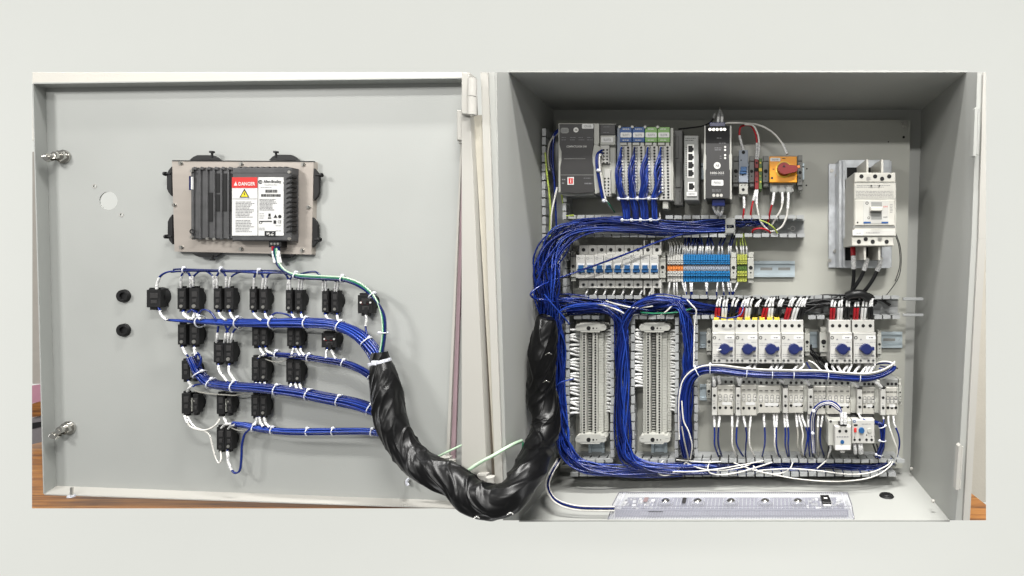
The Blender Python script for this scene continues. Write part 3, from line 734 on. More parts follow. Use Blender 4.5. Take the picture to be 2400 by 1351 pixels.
lead(hG, [(433,975,1.006),(437,985,1.0),(444,997,1.0),(455,1004,.999),(478,1009,.999),(497,1003,.999),(508,994,1.0),(516,982,1.004)], 0.0019, whitew, (0,.2))
lead(hG, [(440,976,1.006),(446,989,1.0),(458,1002,.999),(478,1010,.999),(491,1020,.999),(497,1042,.999),(504,1068,.999),(512,1085,.999),(518,1078,1.0),(517,1058,1.006)], 0.0014, whitew, (.02,.22))
lead(hG, [(525,978,1.006),(528,986,1.0),(535,996,.999)], 0.0018, whitew, (.2,1))

# ---- the black vinyl wrapped loom from door to cabinet
wl = thing('wrapped_loom', 'thick black vinyl wrapped cable loom sagging from the door into the cabinet', 'cable', P(1150, 1222, .95))
CP = [(889,826,.985,17),(890,846,.984,20),(897,880,.98,29),(905,930,.975,36),(918,985,.97,37),(942,1040,.962,33),(978,1083,.955,36),(1022,1108,.945,37),(1066,1130,.938,38),(1108,1164,.932,43),(1155,1178,.93,40),(1200,1162,.94,43),(1234,1115,.985,43),(1257,1062,1.045,38),(1274,1015,1.09,37),(1279,975,1.11,34),(1269,925,1.12,37),(1267,880,1.12,36),(1271,830,1.12,35),(1277,780,1.125,31),(1279,752,1.13,26),(1281,744,1.13,20)]
cp = path([q[:3] for q in CP], 22); rr_ = []
for i in range(len(cp)):
    u = i/(len(cp)-1)*(len(CP)-1); j = min(int(u), len(CP)-2); f_ = u-j
    rr_.append((CP[j][3]*(1-f_)+CP[j+1][3]*f_)*(CP[j][2]*(1-f_)+CP[j+1][2]*f_)/F)
mb = MB(); NS = 128; rows = []
t0 = None; uu = Vector((0,-1,0)); arc = 0.0
for i, p in enumerate(cp):
    t = (cp[min(i+1,len(cp)-1)]-cp[max(i-1,0)]).normalized()
    if i: arc += (p-cp[i-1]).length
    uu = (uu - t*uu.dot(t)).normalized(); ww = t.cross(uu); row = []
    for k in range(NS):
        a = 2*math.pi*k/NS
        q = Vector((math.cos(a)*0.5 + arc*2.2, math.sin(a)*0.5, arc*12 + math.cos(a+1)*0.8))
        w1 = mnoise.noise(q*0.7 + Vector((3,1,5)))
        n1 = mnoise.noise(q + Vector((w1,w1,0))*0.8)
        n2 = mnoise.noise(Vector((math.cos(a-arc*3)*.5+7, math.sin(a-arc*3)*.5, arc*22 - math.sin(a)*1.1)))
        n3 = mnoise.noise(Vector((math.cos(a)*.7-4, math.sin(a)*.7+arc*3, arc*34 + math.cos(a+2)*1.3)))
        rdg = max(0.0, 1-abs(n1)*4.5)**1.2*0.09 + max(0.0, 1-abs(n2)*5.0)**1.3*0.07 + max(0.0, 1-abs(n3)*5.5)**1.4*0.025
        r = rr_[i]*(0.85 + rdg + 0.11*w1 + 0.04*math.sin(arc*52 + 1.2*math.cos(a)))
        row.append(p + (uu*math.cos(a) + ww*math.sin(a))*r)
    rows.append(row)
b = mb.add(sum(rows, []))
for i in range(len(rows)-1):
    for k in range(NS):
        j = (k+1) % NS; mb.face([b+i*NS+k, b+i*NS+j, b+(i+1)*NS+j, b+(i+1)*NS+k], True)
e = mb.add(rows[0]+rows[-1]); mb.face([e+k for k in reversed(range(NS))]); mb.face([e+NS+k for k in range(NS)])
mb.build('vinyl_wrap', wrap, wl)
tt = MB(); cpt = P(890,849,.984)
ax = Vector((X(912,.97)-X(873,.97), 0, Z(842,.97)-Z(852,.97))).normalized(); up = ax.cross(Vector((0,1,0)))
loop = [cpt + ax*math.cos(a)*0.0185 + Vector((0,1,0))*math.sin(a)*0.0175 for a in [2*math.pi*q/20 for q in range(21)]]
for s_ in (-.0022,-.0007,.0008,.0022): tt.tube([p+up*s_ for p in loop], 0.0011, 5)
tt.box(X(873,.968),X(884,.968),Y(.964),Y(.972),Z(856,.968),Z(846,.968),0.001); tt.build('cable_tie', tie_m, wl)
# clip eyelets holding the wrap closed
for px,py,d in ((1286,830,1.078),(1280,895,1.078),(1196,1204,.888),(1117,1213,.885)):
    m = MB(); m.tube(path([(px-7,py+2,d),(px,py-2,d-.004),(px+7,py+1,d)],5), 0.0014, 6); m.build('wire_clip', chrome, wl)
# ground wires
gw = MB(); gw.tube(path([(1003,1083,1.0),(1040,1064,.995),(1084,1043,.988)]), 0.0022, 6)
solo('ground_wire', gw, mint, 'short pale green ground wire stretched across the door edge to the seam', 'wire')
gw = MB(); gw.tube(path([(1082,1115,.972),(1120,1088,.972),(1160,1066,.975),(1198,1044,1.0),(1222,1034,1.05)]), 0.0034, 7)
solo('ground_wire', gw, mint, 'pale yellow-green ground strap crossing the cabinet rim above the black wrap', 'wire')
gw = MB(); gw.tube(path([(1226,1036,1.06),(1222,1070,1.055),(1216,1112,1.05)]), 0.0016, 6)
solo('ground_wire', gw, greenw, 'thin green wire hanging beside the left cabinet wall', 'wire')
gs = thing('ground_stud', 'small ground stud with a lug low on the right of the door', 'stud', P(957,1142,DD))
m = MB(); m.cyl(P(957,1128,DD),(0,-1,0),0.004,0.008,10); m.build('stud', screwm, gs)
m = MB(); m.tube(path([(958,1122,1.012),(953,1130,1.01),(957,1138,1.01)],4),0.003,7); m.build('lug', tie_m, gs)
# ================================================================= wire troughs
DF = 1.215                                     # distance of the trough fronts (1 px = 1 mm here)
def finger_mesh(horizontal, s, w=0.0174):
    """one trough finger: a thin upright with a thick snap lip at its front end, the lip pointing to side s"""
    mb = MB(); y0, y1 = 0.0, 0.048
    prof = [(0,y1),(0,y0),(0.0085*s,y0),(0.0085*s,y0+.004),(0.0022*s,y0+.008),(0.0022*s,y1)]
    if horizontal: mb.prism([(0.0,y,z) for z,y in prof], (w,0,0))
    else: mb.prism([(x,y,0.0) for x,y in prof], (0,0,w))
    return mb.mesh('finger', ductm)
FM = {(h,s): finger_mesh(h,s) for h in (True,False) for s in (1,-1)}
def put_finger(t, h, s, pos, jit, rnd):
    o = bpy.data.objects.new('finger', FM[(h,s)]); col.objects.link(o); o.parent = t
    o.location = Vector(pos) - t.location + Vector((rnd.uniform(-1,1)*jit, rnd.uniform(0,1)*jit, rnd.uniform(-1,1)*jit))
    if rnd.random() < 0.35: o.rotation_euler = (rnd.uniform(-.04,.04) if h else 0, 0, 0 if h else rnd.uniform(-.04,.04))
def duct(label, horiz, a, b, lo, hi, skip_lo=(), skip_hi=(), seed=1, pitch=20.7, base=True):
    """horiz: runs from px a to b; lo / hi = lists of (start, end) pixel runs of fingers on its two sides, at pixel pos"""
    t = thing('wire_trough', label, 'wire trough', P((a+b)/2, hi[0] if horiz else b if not horiz else 0, DF) if horiz else P((lo[0]+hi[0])/2, b, DF))
    rnd = random.Random(seed); mb = MB()
    db = 1.2835
    if horiz:
        z0, z1 = Z(hi[0],DF), Z(lo[0],DF)      # lower and upper wall heights
        x0, x1 = X(a,DF), X(b,DF)
        mb.box(x0,x1,Y(db)-.0015,Y(db)-.0003,z0,z1)
        mb.box(x0,x1,Y(1.262),Y(db)-.0016,z1-.0022,z1); mb.box(x0,x1,Y(1.262),Y(db)-.0016,z0,z0+.0022)
        mb.build('channel', ductm, t)
        for runs, py, s in ((lo[1:],lo[0],1),(hi[1:],hi[0],-1)):
            for r0, r1 in runs:
                n = int((r1-r0)/pitch+.4)
                for i in range(n): put_finger(t, True, s, (X(r0+i*pitch,DF), Y(DF), Z(py,DF)-(0.0022 if s>0 else -0.0022)), 0.0007, rnd)
    else:
        x0, x1 = X(lo[0],DF), X(hi[0],DF); z0, z1 = Z(b,DF), Z(a,DF)
        mb.box(x0,x1,Y(db)-.0019,Y(db)-.0007,z0,z1)
        mb.box(x0,x0+.0022,Y(1.262),Y(db)-.002,z0,z1); mb.box(x1-.0022,x1,Y(1.262),Y(db)-.002,z0,z1)
        mb.build('channel', ductm, t)
        for runs, px, s in ((lo[1:],lo[0],-1),(hi[1:],hi[0],1)):
            for r0, r1 in runs:
                n = int((r1-r0)/pitch+.4)
                for i in range(n): put_finger(t, False, s, (X(px,DF)+(0.0022 if s<0 else -0.0022), Y(DF), Z(r0+i*pitch+18.2,DF)), 0.0007, rnd)
    return t
d1 = duct('grey slotted trough across the cabinet between the top row and the breakers', True, 1330, 1893, (511,(1332,1450),(1560,1700),(1722,1893)), (550,(1332,1704),(1724,1893)), seed=1)
mb = MB(); mb.pb(1701,511,1722,528,1.211,1.216,0.001); mb.pb(1701,535,1722,547,1.211,1.216,0.001); mb.pb(1700,511,1703,551,1.212,1.27,0); mb.pb(1720,511,1723,551,1.212,1.27,0); mb.build('retaining_clip', grey, d1)
mb = MB(); mb.ring(1858,536,6,4.5,1.2805,0.0006,20); mb.pb(1846,535,1851,538,1.2801,1.281,0); mb.build('moulded_mark', printw, d1)
d0 = duct('grey slotted trough standing along the left cabinet wall', False, 298, 720, (1276,(300,562),(575,700)), (1321,(455,512),(548,690)), seed=2)
d2 = duct('grey slotted trough across the middle of the cabinet under the breakers', True, 1300, 2125, (699,(1340,1505),(1537,1990),(2048,2120)), (742,(1345,1412),(1478,1585),(1624,1685),(1894,1940),(2050,2120)), seed=3)
mb = MB(); mb.pb(2117,698,2165,705,1.214,1.219,0.001); mb.pb(2117,736,2165,742,1.214,1.219,0.001); mb.build('lid_edge', ductm, d2)
d3 = duct('grey slotted trough left of the first tall terminal strip', False, 744, 1090, (1283,), (1328,(742,1075)), seed=4)
d4 = duct('grey slotted trough between the two tall terminal strips', False, 744, 1075, (1437,(744,1075)), (1481,(742,1075)), seed=5)
d5 = duct('grey slotted trough right of the second tall terminal strip', False, 744, 1075, (1588,(744,1075)), (1629,(742,1075)), seed=6)
d6 = duct('grey slotted trough along the bottom of the cabinet', True, 1300, 2115, (1083,(1336,1432),(1482,1583),(1626,2118)), (1111,(1337,2110)), seed=7)
# ================================================================= mounting rails
def rail_h(label, x0, x1, py, ext=()):
    t = thing('mounting_rail', label, 'rail', P((x0+x1)/2, py+18, 1.28))
    mb = MB(); mb.pb(x0,py-13,x1,py+13,1.2805,1.2825,0.0003); mb.pb(x0,py-19,x1,py-12,1.2745,1.276,0.0003); mb.pb(x0,py+12,x1,py+19,1.2745,1.276,0.0003)
    mb.pb(x0,py-13.2,x1,py-11.6,1.276,1.281,0); mb.pb(x0,py+11.6,x1,py+13.2,1.276,1.281,0); mb.build('profile', rail, t)
    mb = MB()
    for px in ext: mb.pb(px,py-3.5,px+28,py+3,1.2803,1.2806,0)
    if ext: mb.build('slots', grey, t, kind='stuff')
    return t
rail_h('zinc mounting rail behind the top row of modules', 1330, 1885, 402)
rail_h('zinc mounting rail, its slotted bare end right of the green and yellow terminals', 1345, 1863, 631, (1782,1824))
rail_h('zinc mounting rail behind the six blue-knobbed motor switches', 1640, 2115, 797, (2070,))
rail_h('zinc mounting rail behind the bottom row of contactors', 1640, 2112, 920)
for x, l in ((1398,'first'), (1545,'second')):
    t = thing('mounting_rail', 'upright zinc rail carrying the %s tall terminal strip' % l, 'rail', P(x,1060,1.28))
    mb = MB(); mb.pb(x-13,738,x+13,1062,1.2805,1.2825,0.0003); mb.pb(x-19,738,x-12,1062,1.2745,1.276,0.0003); mb.pb(x+12,738,x+19,1062,1.2745,1.276,0.0003); mb.pb(x-13.2,738,x-11.8,1062,1.276,1.281,0); mb.pb(x+11.8,738,x+13.2,1062,1.276,1.281,0); mb.build('profile', rail, t)
    mb = MB(); mb.pb(x-2.5,742,x+2.5,756,1.2803,1.2806,0); mb.build('slots', blackr, t, kind='stuff')
# ================================================================= devices
def holes(t, pts, d, m=blackr, name='screw_holes', r=4, h=0.0005, n=10, parent=None):
    mb = MB()
    for p in pts: mb.disc(p[0], p[1], p[2] if len(p) > 2 else r, d, h, n)
    return mb.build(name, m, parent or t, kind='stuff')
def end_stop(x0,y0,x1,y1,label,d=1.243,m=ltgrey,dk=1.27):
    t = thing('end_stop', label, 'end stop', P((x0+x1)/2,y1,dk), 'end stops clamped on the rails')
    h = y1-y0; w = x1-x0; cx = (x0+x1)/2
    mb = MB(); mb.pb(x0+1,y0+h*.18,x1-1,y1-h*.14,d,dk,0.0012); mb.build('body', m, t)
    mb = MB(); mb.pb(x0+w*.15,y0,x1-w*.1,y0+h*.17,d+.008,dk,0.001); mb.build('foot', m, t); mb = MB(); mb.pb(x0+w*.15,y1-h*.13,x1-w*.1,y1,d+.006,dk,0.001); mb.build('foot', m, t)
    r = min(w*.32, 6.5)
    mb = MB(); mb.ring(cx,y0+h*.5,r+.8,r-.6,d,0.0006,16); mb.build('screw_rim', m, t)
    mb = MB(); mb.disc(cx,y0+h*.5,r-.5,d,0.0003,14); mb.disc(cx,y0+h*.66,max(1.4,w*.12),d,0.0003,8); mb.pb(cx-1.5,y0+h*.76,cx+1.5,y0+h*.77,d-.0003,d,0); mb.build('screw_holes', blackr, t, kind='stuff')
    return t
def tag_label(t, x0,y0,x1,y1,d,s=None,m=labelm):
    mb = MB(); c = 1.5; mb.prism([P(x0+c,y0,d),P(x1-c,y0,d),P(x1,y0+c,d),P(x1,y1-c,d),P(x1-c,y1,d),P(x0+c,y1,d),P(x0,y1-c,d),P(x0,y0+c,d)][::-1], (0,0.0006,0))
    o = mb.build('name_tag', m, t)
    if s:
        w = x1-x0; h = y1-y0
        lettering(o, s, x0+w*.2, y0+h*.28, x1-w*.2, y1-h*.26, d-.0003, printm)
    return o

# ---- controller
D = 1.19
t = thing('controller', 'charcoal programmable controller at the top left with a red square key window', 'controller', P(1350,455,1.27))
mb = MB(); mb.pb(1308,289,1394,452,D+.003,1.272,0.002); mb.build('case', ltgrey, t)
mb = MB(); mb.prism([P(1310,450,D+.004),P(1394,450,D+.004),P(1392,458,D+.010),P(1330,460,D+.010),P(1314,456,D+.010)], (0,0.05,0)); mb.build('chin', grey, t)
mb = MB(); mb.prism([P(1311,291,D),P(1391,291,D),P(1391,340,D),P(1388,356,D),P(1388,376,D),P(1391,392,D),P(1393,450,D),P(1352,453.5,D),P(1314,450,D),P(1313,392,D),P(1316,376,D),P(1316,356,D),P(1311,340,D)][::-1], (0,0.006,0)); fr = mb.build('front_door', dkgrey, t)
mb = MB(); mb.pb(1312,410,1391,411,D-.0003,D,0); mb.pb(1322,372,1372,373,D-.0003,D,0); mb.build('seam', grey, fr)
mb = MB(); mb.disc(1350,305,6,D,0.0004,16); mb.build('round_logo', printw, fr); lettering(fr,'AB',1347,303,1353,307,D-.0007,printk)
mb = MB(); mb.prism([P(1314,303,D-.0004),P(1317,300,D-.0004),P(1330,300,D-.0004),P(1333,303,D-.0004),P(1333,310,D-.0004),P(1329,313,D-.0004),P(1318,313,D-.0004),P(1314,310,D-.0004)][::-1], (0,0.0003,0)); mb.build('card_icon', grey, fr)
mb = MB(); text_lines(mb,1316,303,1331,310,3,D-.0007,1.2,3); 
for q in range(4): text_lines(mb,1316+q*20,320,1330+q*20,331,2,D-.0003,1.4,q+20)
text_lines(mb,1368,416,1388,420,1,D-.0003,1.4,30); text_lines(mb,1370,428,1388,433,1,D-.0003,3,31); text_lines(mb,1317,417,1325,434,2,D-.0003,3,32); mb.build('small_print', printm, fr, kind='stuff')
lettering(fr,'COMPACTLOGIX 5380',1328,341.5,1375,346,D-.0004,printw)
tag_label(t,1364,291,1391,302,D-.0005,'CPU00')
mb = MB(); mb.pb(1330,415.5,1345,433.5,D-.0006,D,0.0002); kw = mb.build('key_window_frame', labelm, t)
mb = MB(); mb.pb(1332.5,418,1342.5,431,D-.0012,D-.0006,0.0002); mb.build('red_key_window', redl, t)
mb = MB(); mb.pb(1337,420,1338.4,429,D-.0015,D-.0012,0); mb.build('key_mark', printw, t)
# power section of the controller
t = thing('power_module', 'light grey supply module with a SLOT0 tag, right beside the charcoal controller', 'module', P(1425,462,1.27))
mb = MB(); mb.pb(1394,290,1443,455,D+.012,1.272,0.002); mb.build('case', ltgrey, t)
mb = MB(); mb.prism([P(1393,290,D),P(1404,290,D),P(1404,334,D),P(1402,340,D),P(1393,338,D)][::-1],(0,0.02,0)); mb.prism([P(1393,338,D+.001),P(1402,341,D+.001),P(1408,348,D+.001),P(1409,440,D+.001),P(1404,452,D+.001),P(1395,454,D+.001),P(1390,392,D+.001),P(1388,366,D+.001)][::-1],(0,0.02,0)); mb.build('side_shell', ltgrey, t)
mb = MB(); mb.pb(1406,292,1442,317,D,D+.015,0.001); mb.build('dark_header', dkgrey, t)
mb = MB(); mb.pb(1407,317.5,1442,340,D+.001,D+.015,0.001); mb.build('tag_holder', ltgrey, t)
tag_label(t,1409,322,1437,334,D+.0003,'SLOT0')
mb = MB(); text_lines(mb,1414,296,1434,300,1,D-.0003,1.3,5); text_lines(mb,1414,309,1432,313,1,D-.0003,1.3,6); mb.build('small_print', printm, t, kind='stuff')
mb = MB(); mb.pb(1407,339,1428,383,D+.004,D+.016,0.001); mb.pb(1416,397,1431,461,D+.004,D+.016,0.001); mb.build('terminal_plug', white, t)
holes(t,[(1415+8*c,352+7.5*r,2.2) for c in range(2) for r in range(5)]+[(1418+8*c,419+7.6*r,2.2) for c in range(2) for r in range(6)],D+.004)
# I/O modules
for i in range(4):
    x0 = 1452+i*29.6; bm_, nm = ((modb,'blue'),(modb,'blue'),(modg,'green'),(modg,'green'))[i]
    t = thing('io_module', ('first','second','first','second')[i]+' '+nm+'-banded input output module, tagged SLOT%d' % (i+1), 'module', P(x0+14,470,1.27), 'input output modules beside the controller')
    mb = MB(); mb.pb(x0-6 if i==0 else x0,299,x0+29,470,D+.012,1.272,0.0015); mb.build('case', ltgrey if i else bluegrey, t)
    mb = MB(); mb.pb(x0+.5,298,x0+29,333.5,D+.002,D+.014,0.001); mb.build('header', bm_, t)
    mb = MB(); mb.disc(x0+1,298.5,3.2,D+.001,0.003,10); mb.build('latch', ltgrey, t)
    tag_label(t,x0+2,311,x0+28,322.5,D+.001,'SLOT%d' % (i+1))
    mb = MB(); text_lines(mb,x0+7,301,x0+24,305,1,D+.0016,1.6,i+3); text_lines(mb,x0+7,327,x0+24,331,1,D+.0016,1.4,i+9); mb.build('small_print', printw, t, kind='stuff')
    mb = MB(); mb.pb(x0+1,334.5,x0+17,341,D+.003,D+.014,0.001); mb.pb(x0+19,333.5,x0+28,343,D+.005,D+.014,0.001); mb.build('release_tab', ltgrey, t)
    mb = MB(); mb.pb(x0+2+i*.8,342.5,x0+28+i*1.6,470,D+.005,D+.014,0.001); mb.build('terminal_block', white, t)
    holes(t,[(x0+9.5+10.5*c+i*1.2+r*.12,346.5+6.9*r,2.8) for c in range(2) for r in range(18)],D+.005,n=8)
mb = MB(); mb.pb(1579,305,1600,482,D+.035,1.272,0.002); mb.pb(1583,380,1596,440,D+.032,D+.036,0.001); mb.pb(1582,320,1590,372,D+.033,D+.036,0.001); mb.pb(1592,448,1597,476,D+.033,D+.036,0.001); mb.build('end_cap', mat('dark_cover_plastic',(88,88,86),0.5,var=0.15,scale=60), t)
mb = MB(); mb.pb(1571,300,1578,470,D+.006,1.26,0.001); mb.build('side_plate', ltgrey, t)
mb = MB(); mb.pb(1553,472,1566,490,D+.012,1.25,0.001); mb.build('rail_latch', ltgrey, t)
end_stop(1586,372,1604,432,'grey end stop left of the network switch',1.235,grey)
# ---- network switch
D = 1.175
t = thing('network_switch', 'slim grey network switch with five port sockets', 'switch', P(1620,470,1.27))
mb = MB(); mb.pb(1603.5,318,1637,470,D,1.272,0.0015); mb.build('case', grey, t)
mb = MB(); mb.pb(1611,339,1627,417,D-.0007,D,0.0002); mb.pb(1612,427,1628,449,D-.0007,D,0.0002); mb.build('port_frame', printw, t)
for y in (342,361,380,399,430):
    mb = MB(); x = 1613 if y < 420 else 1614.5
    mb.prism([P(x,y,D-.0012),P(x+10,y,D-.0012),P(x+10,y+4,D-.0012),P(x+13,y+5,D-.0012),P(x+13,y+11,D-.0012),P(x+10,y+12,D-.0012),P(x+10,y+15,D-.0012),P(x,y+15,D-.0012)][::-1],(0,0.0005,0)); mb.build('port', blackr, t)
mb = MB(); text_lines(mb,1606,322,1632,332,2,D-.0003,1.4,4); 
for y in range(345,415,5): mb.pb(1607,y,1609,y+2.4,D-.0003,D,0)
mb.pb(1610,461,1634,463,D-.0003,D,0); mb.build('small_print', printk, t, kind='stuff')
tag_label(t,1609,450,1634,460,D-.0005,'NET01')
# ---- power supply
D = 1.16
t = thing('power_supply', 'charcoal power supply with round white logo and pale side fins', 'power supply', P(1682,483,1.27))
mb = MB(); mb.pb(1652,296,1712,466,D,1.272,0.001); mb.build('case', dkgrey, t)
for s in (0,1):
    mb = MB(); q = [(1651,295),(1653.5,295),(1653.5,360),(1655,365),(1655,396),(1653.5,400),(1653.5,467),(1650,467),(1649.5,400),(1648,396),(1649,365),(1650.5,360)] if not s else [(1711,295),(1714.5,295),(1714,360),(1715.5,365),(1715.5,396),(1714.5,400),(1715,467),(1711,467),(1711,400),(1709.5,396),(1709,365),(1711,360)]
    mb.prism([P(x,y,D-.001) for x,y in q][::-1],(0,0.09,0)); mb.build('side_fin', ltgrey, t)
mb = MB(); mb.pb(1654,296,1710,336,D-.0006,D,0.0003); mb.build('dark_header', blackr, t)
for x in (1664,1672.5,1681,1690,1698.5):
    mb = MB(); mb.disc(x,304,3.6,D-.0006,0.001,10); mb.build('terminal_screw', screwm, t)
for x in (1673,1682,1690.5):
    mb = MB(); mb.disc(x,458.5,3.8,D,0.001,10); mb.build('terminal_screw', screwm, t)
mb = MB(); mb.disc(1681,388.5,8,D,0.0005,20); mb.build('round_logo', printw, t); lettering(t,'AB',1676.5,385.5,1685.5,391.5,D-.0008,printk)
lettering(t,'1606-XLS',1665,403,1697,408,D-.0004,printw); lettering(t,'POWER SUPPLY',1665,409,1697,412,D-.0004,printm)
tag_label(t,1667.5,422,1695.5,435.5,D-.0005,'PWR01')
mb = MB(); text_lines(mb,1680,322,1692,326,1,D-.001,1.6,3); text_lines(mb,1685,334,1702,338,1,D-.001,1.4,3); text_lines(mb,1675,345,1692,354,2,D-.0003,1.6,4); text_lines(mb,1687,364,1692,374,2,D-.0003,1.6,4); text_lines(mb,1669,444,1695,450,2,D-.0003,1.4,5); mb.build('small_print', printm, t, kind='stuff')
holes(t,[(1699.5,345,2.6),(1699.5,352,2.6),(1699.5,364,2.6),(1699.5,371,2.6)],D,printw,'indicator_lights')
mb = MB(); mb.pb(1663,287,1700,297,D+.006,D+.03,0.001); mb.build('terminal_plug', blue2, t); mb = MB(); mb.pb(1669,467,1699,483,D+.008,D+.03,0.001); mb.build('terminal_plug', blue2, t)
# ---- small parts to the right
end_stop(1716,366,1733,438,'grey end stop right of the charcoal power supply',1.24,grey)
D = 1.215
t = thing('circuit_breaker', 'single grey circuit breaker with blue toggle in the top row', 'breaker', P(1742,456,1.27))
mb = MB(); mb.pb(1731.5,352,1753.5,428,D,1.27,0.001); mb.build('case', bluegrey, t)
mb = MB(); mb.pb(1732,430,1753,456,D+.004,1.27,0.001); mb.build('lower_terminal', ltgrey, t)
mb = MB(); mb.pb(1736,391,1750,402,D-.006,D,0.001); mb.pb(1733.5,400,1750,408,D-.004,D,0.001); mb.build('toggle', togb, t)
holes(t,[(1742.5,357.5,4.2),(1737,376,1.6),(1741,410.5,2)],D); holes(t,[(1742,445,3.6),(1738,435,1.2),(1746,435,1.2)],D+.004)
end_stop(1754.5,366,1769,438,'grey end stop left of the red fuse terminal',1.24,grey)
for x0,x1,m,l,mm in ((1769,1778,redt,'dark red',blackr),(1778.5,1786,termgreen,'dark green',yell)):
    t = thing('rail_terminal', l+' rail terminal in the top row beside the amber switch', 'terminal', P((x0+x1)/2,444,1.27))
    mb = MB(); mb.pb(x0,372,x1,444,1.225,1.27,0.0008); mb.build('body', m, t)
    mb = MB(); mb.pb(x0,394,x1,402,1.2235,1.226,0.0006); mb.pb(x0+2,380,x1-2,384,1.2245,1.226,0); mb.pb(x0+2,412,x1-2,414,1.2245,1.226,0); mb.pb(x0+2,425,x1-2,428,1.2245,1.226,0); mb.build('slots', blackr if m is redt else tabs, t, kind='stuff')
end_stop(1786.5,366,1803,438,'grey end stop left of the amber switch',1.24,grey)
# ---- rotary disconnect
D = 1.205
t = thing('disconnect_switch', 'amber rotary disconnect switch with red handle turned to the right', 'switch', P(1837,452,1.27))
mb = MB(); mb.pb(1806,365,1866,432,D+.01,1.27,0.001); mb.build('case', grey, t)
mb = MB(); mb.pb(1805,430,1860,450,D+.012,1.27,0.001)
for x in (1809,1826,1843): mb.pb(x,434,x+13,452,D+.009,D+.02,0.001)
mb.build('terminal_cover', grey, t)
mb = MB(); mb.pb(1803.5,367,1868,428,D,D+.009,0.0012); pl = mb.build('amber_plate', yellow, t)
tag_label(t,1805,370.5,1829,378.5,D-.0006,'DS100')
mb = MB(); mb.ring(1837,398,19,16.5,D,0.0015,28); mb.build('dial_ring', tabs, pl)
mb = MB(); mb.disc(1837,397,15.5,D,0.010,26,14.5); mb.prism([P(1838,386,D-.016),P(1866,388,D-.016),P(1869,392,D-.016),P(1869,400,D-.016),P(1864,403,D-.016),P(1838,409,D-.016),P(1828,405,D-.016),P(1824,397,D-.016),P(1829,389,D-.016)][::-1],(0,0.010,0)); mb.build('handle', redk, t)
mb = MB(); mb.prism([P(1834,392,D-.0165),P(1841,392,D-.0165),P(1837.5,386.5,D-.0165)],(0,0.0006,0)); mb.build('arrow_mark', blackr, t)
mb = MB(); mb.pb(1868,388,1875,394,D-.010,D-.004,0.0008); mb.build('padlock_tab', orange, t)
mb = MB(); mb.pb(1807,415,1812,420,D-.0004,D,0); mb.pb(1833,371,1841,372.5,D-.0004,D,0); mb.pb(1811,396,1815,398,D-.0004,D,0); mb.build('small_print', printk, t, kind='stuff')
end_stop(1868,364,1882,446,'grey end stop right of the amber switch',1.24,grey)
# ---- moulded case breaker on its bracket
t = thing('mounting_bracket', 'galvanised bracket plate carrying the large white breaker', 'bracket', P(2015,628,1.28))
mb = MB(); mb.pb(1942,384,1970,628,1.277,1.284,0.0008); mb.build('foot_flange', galv, t)
mb = MB(); mb.pb(1966,376,1973,628,1.235,1.28,0.001); mb.pb(1976,376,1981,628,1.232,1.25,0.001); mb.build('folded_edge', galv, t)
mb = MB(); mb.pb(1970,375,2086,629,1.24,1.2425,0.0008); mb.build('plate', galv, t)
mb = MB(); mb.pb(2080,378,2090,627,1.2435,1.284,0.001); mb.build('right_fold', galv, t)
mb = MB(); mb.pb(1985,393,2068,421,1.239,1.2403,0); mb.pb(1978,578,2066,611,1.239,1.2403,0); mb.build('cut_outs', blackr, t, kind='stuff')
for px,py in ((1949,401),(1944,611),(1957,589),(1961,411)):
    mb = MB(); mb.disc(px,py,4.5,1.277 if px<1955 else 1.274,0.003,10); mb.build('screw', screwm, t)
t = thing('moulded_case_breaker', 'large white moulded case breaker with toggle on the galvanised bracket', 'breaker', P(2048,610,1.24))
D = 1.135
mb = MB(); mb.pb(2002,428,2101,554,D,1.239,0.002); mb.build('case', cream, t)
mb = MB(); mb.pb(2003,405,2099,427.5,D+.003,1.239,0.0015); mb.build('top_terminal_cover', cream, t)
mb = MB(); mb.pb(1997,554.5,2095,577,D+.003,1.239,0.0015); mb.build('bottom_terminal_cover', cream, t)
for x in (2033,2068):
    mb = MB(); mb.pb(x-2.5,374,x+2.5,406,D+.012,1.239,0.0006); mb.build('phase_barrier', cream, t)
for x in (2027,2061):
    mb = MB(); mb.pb(x-2.5,576,x+3,610,D+.012,1.239,0.0006); mb.build('phase_barrier', cream, t)
for x,y in ((2019,414),(2035,419.5),(2051,414),(2067.5,419.5),(2084,414)):
    mb = MB(); mb.disc(x,y,5,D+.003,0.0006,14); h_ = mb.build('screw_well', blackr if x!=2035 else screwm, t)
for x,y in ((2013,567),(2029,561),(2045.5,567),(2062,561),(2078,567)):
    mb = MB(); mb.disc(x,y,5,D+.003,0.0006,14); mb.build('screw_well', blackr if x!=2062 else screwm, t)
mb = MB(); mb.pb(2004,469,2097,529,D-.0025,D+.002,0.0012); mb.build('front_plate', cream, t)
mb = MB(); mb.pb(2023,471,2083,525,D-.0032,D,0.0005); tp = mb.build('toggle_plate', white, t)
mb = MB(); mb.pb(2042,474,2067,515,D-.0035,D-.003,0); mb.build('toggle_recess', grey, tp)
mb = MB(); mb.pb(2041,485,2069,495,D-.014,D-.0036,0.0015); mb.build('toggle', cream, t)
mb = MB(); mb.pb(2024,520,2041,524,D-.0035,D-.003,0); mb.build('blue_strip', modb, tp); mb = MB(); mb.pb(2066,520,2082,524,D-.0035,D-.003,0); mb.build('blue_strip', modb, tp)
mb = MB(); mb.ring(2032,476.5,3.6,2.2,D-.0032,0.0003,14); mb.ring(2036,511,3,2,D-.0032,0.0003,14); mb.build('round_marks', printk, tp)
lettering(tp,'ON',2070,483,2080,486.5,D-.0035,redl); lettering(tp,'OFF',2070,508,2080,511.5,D-.0035,printk)
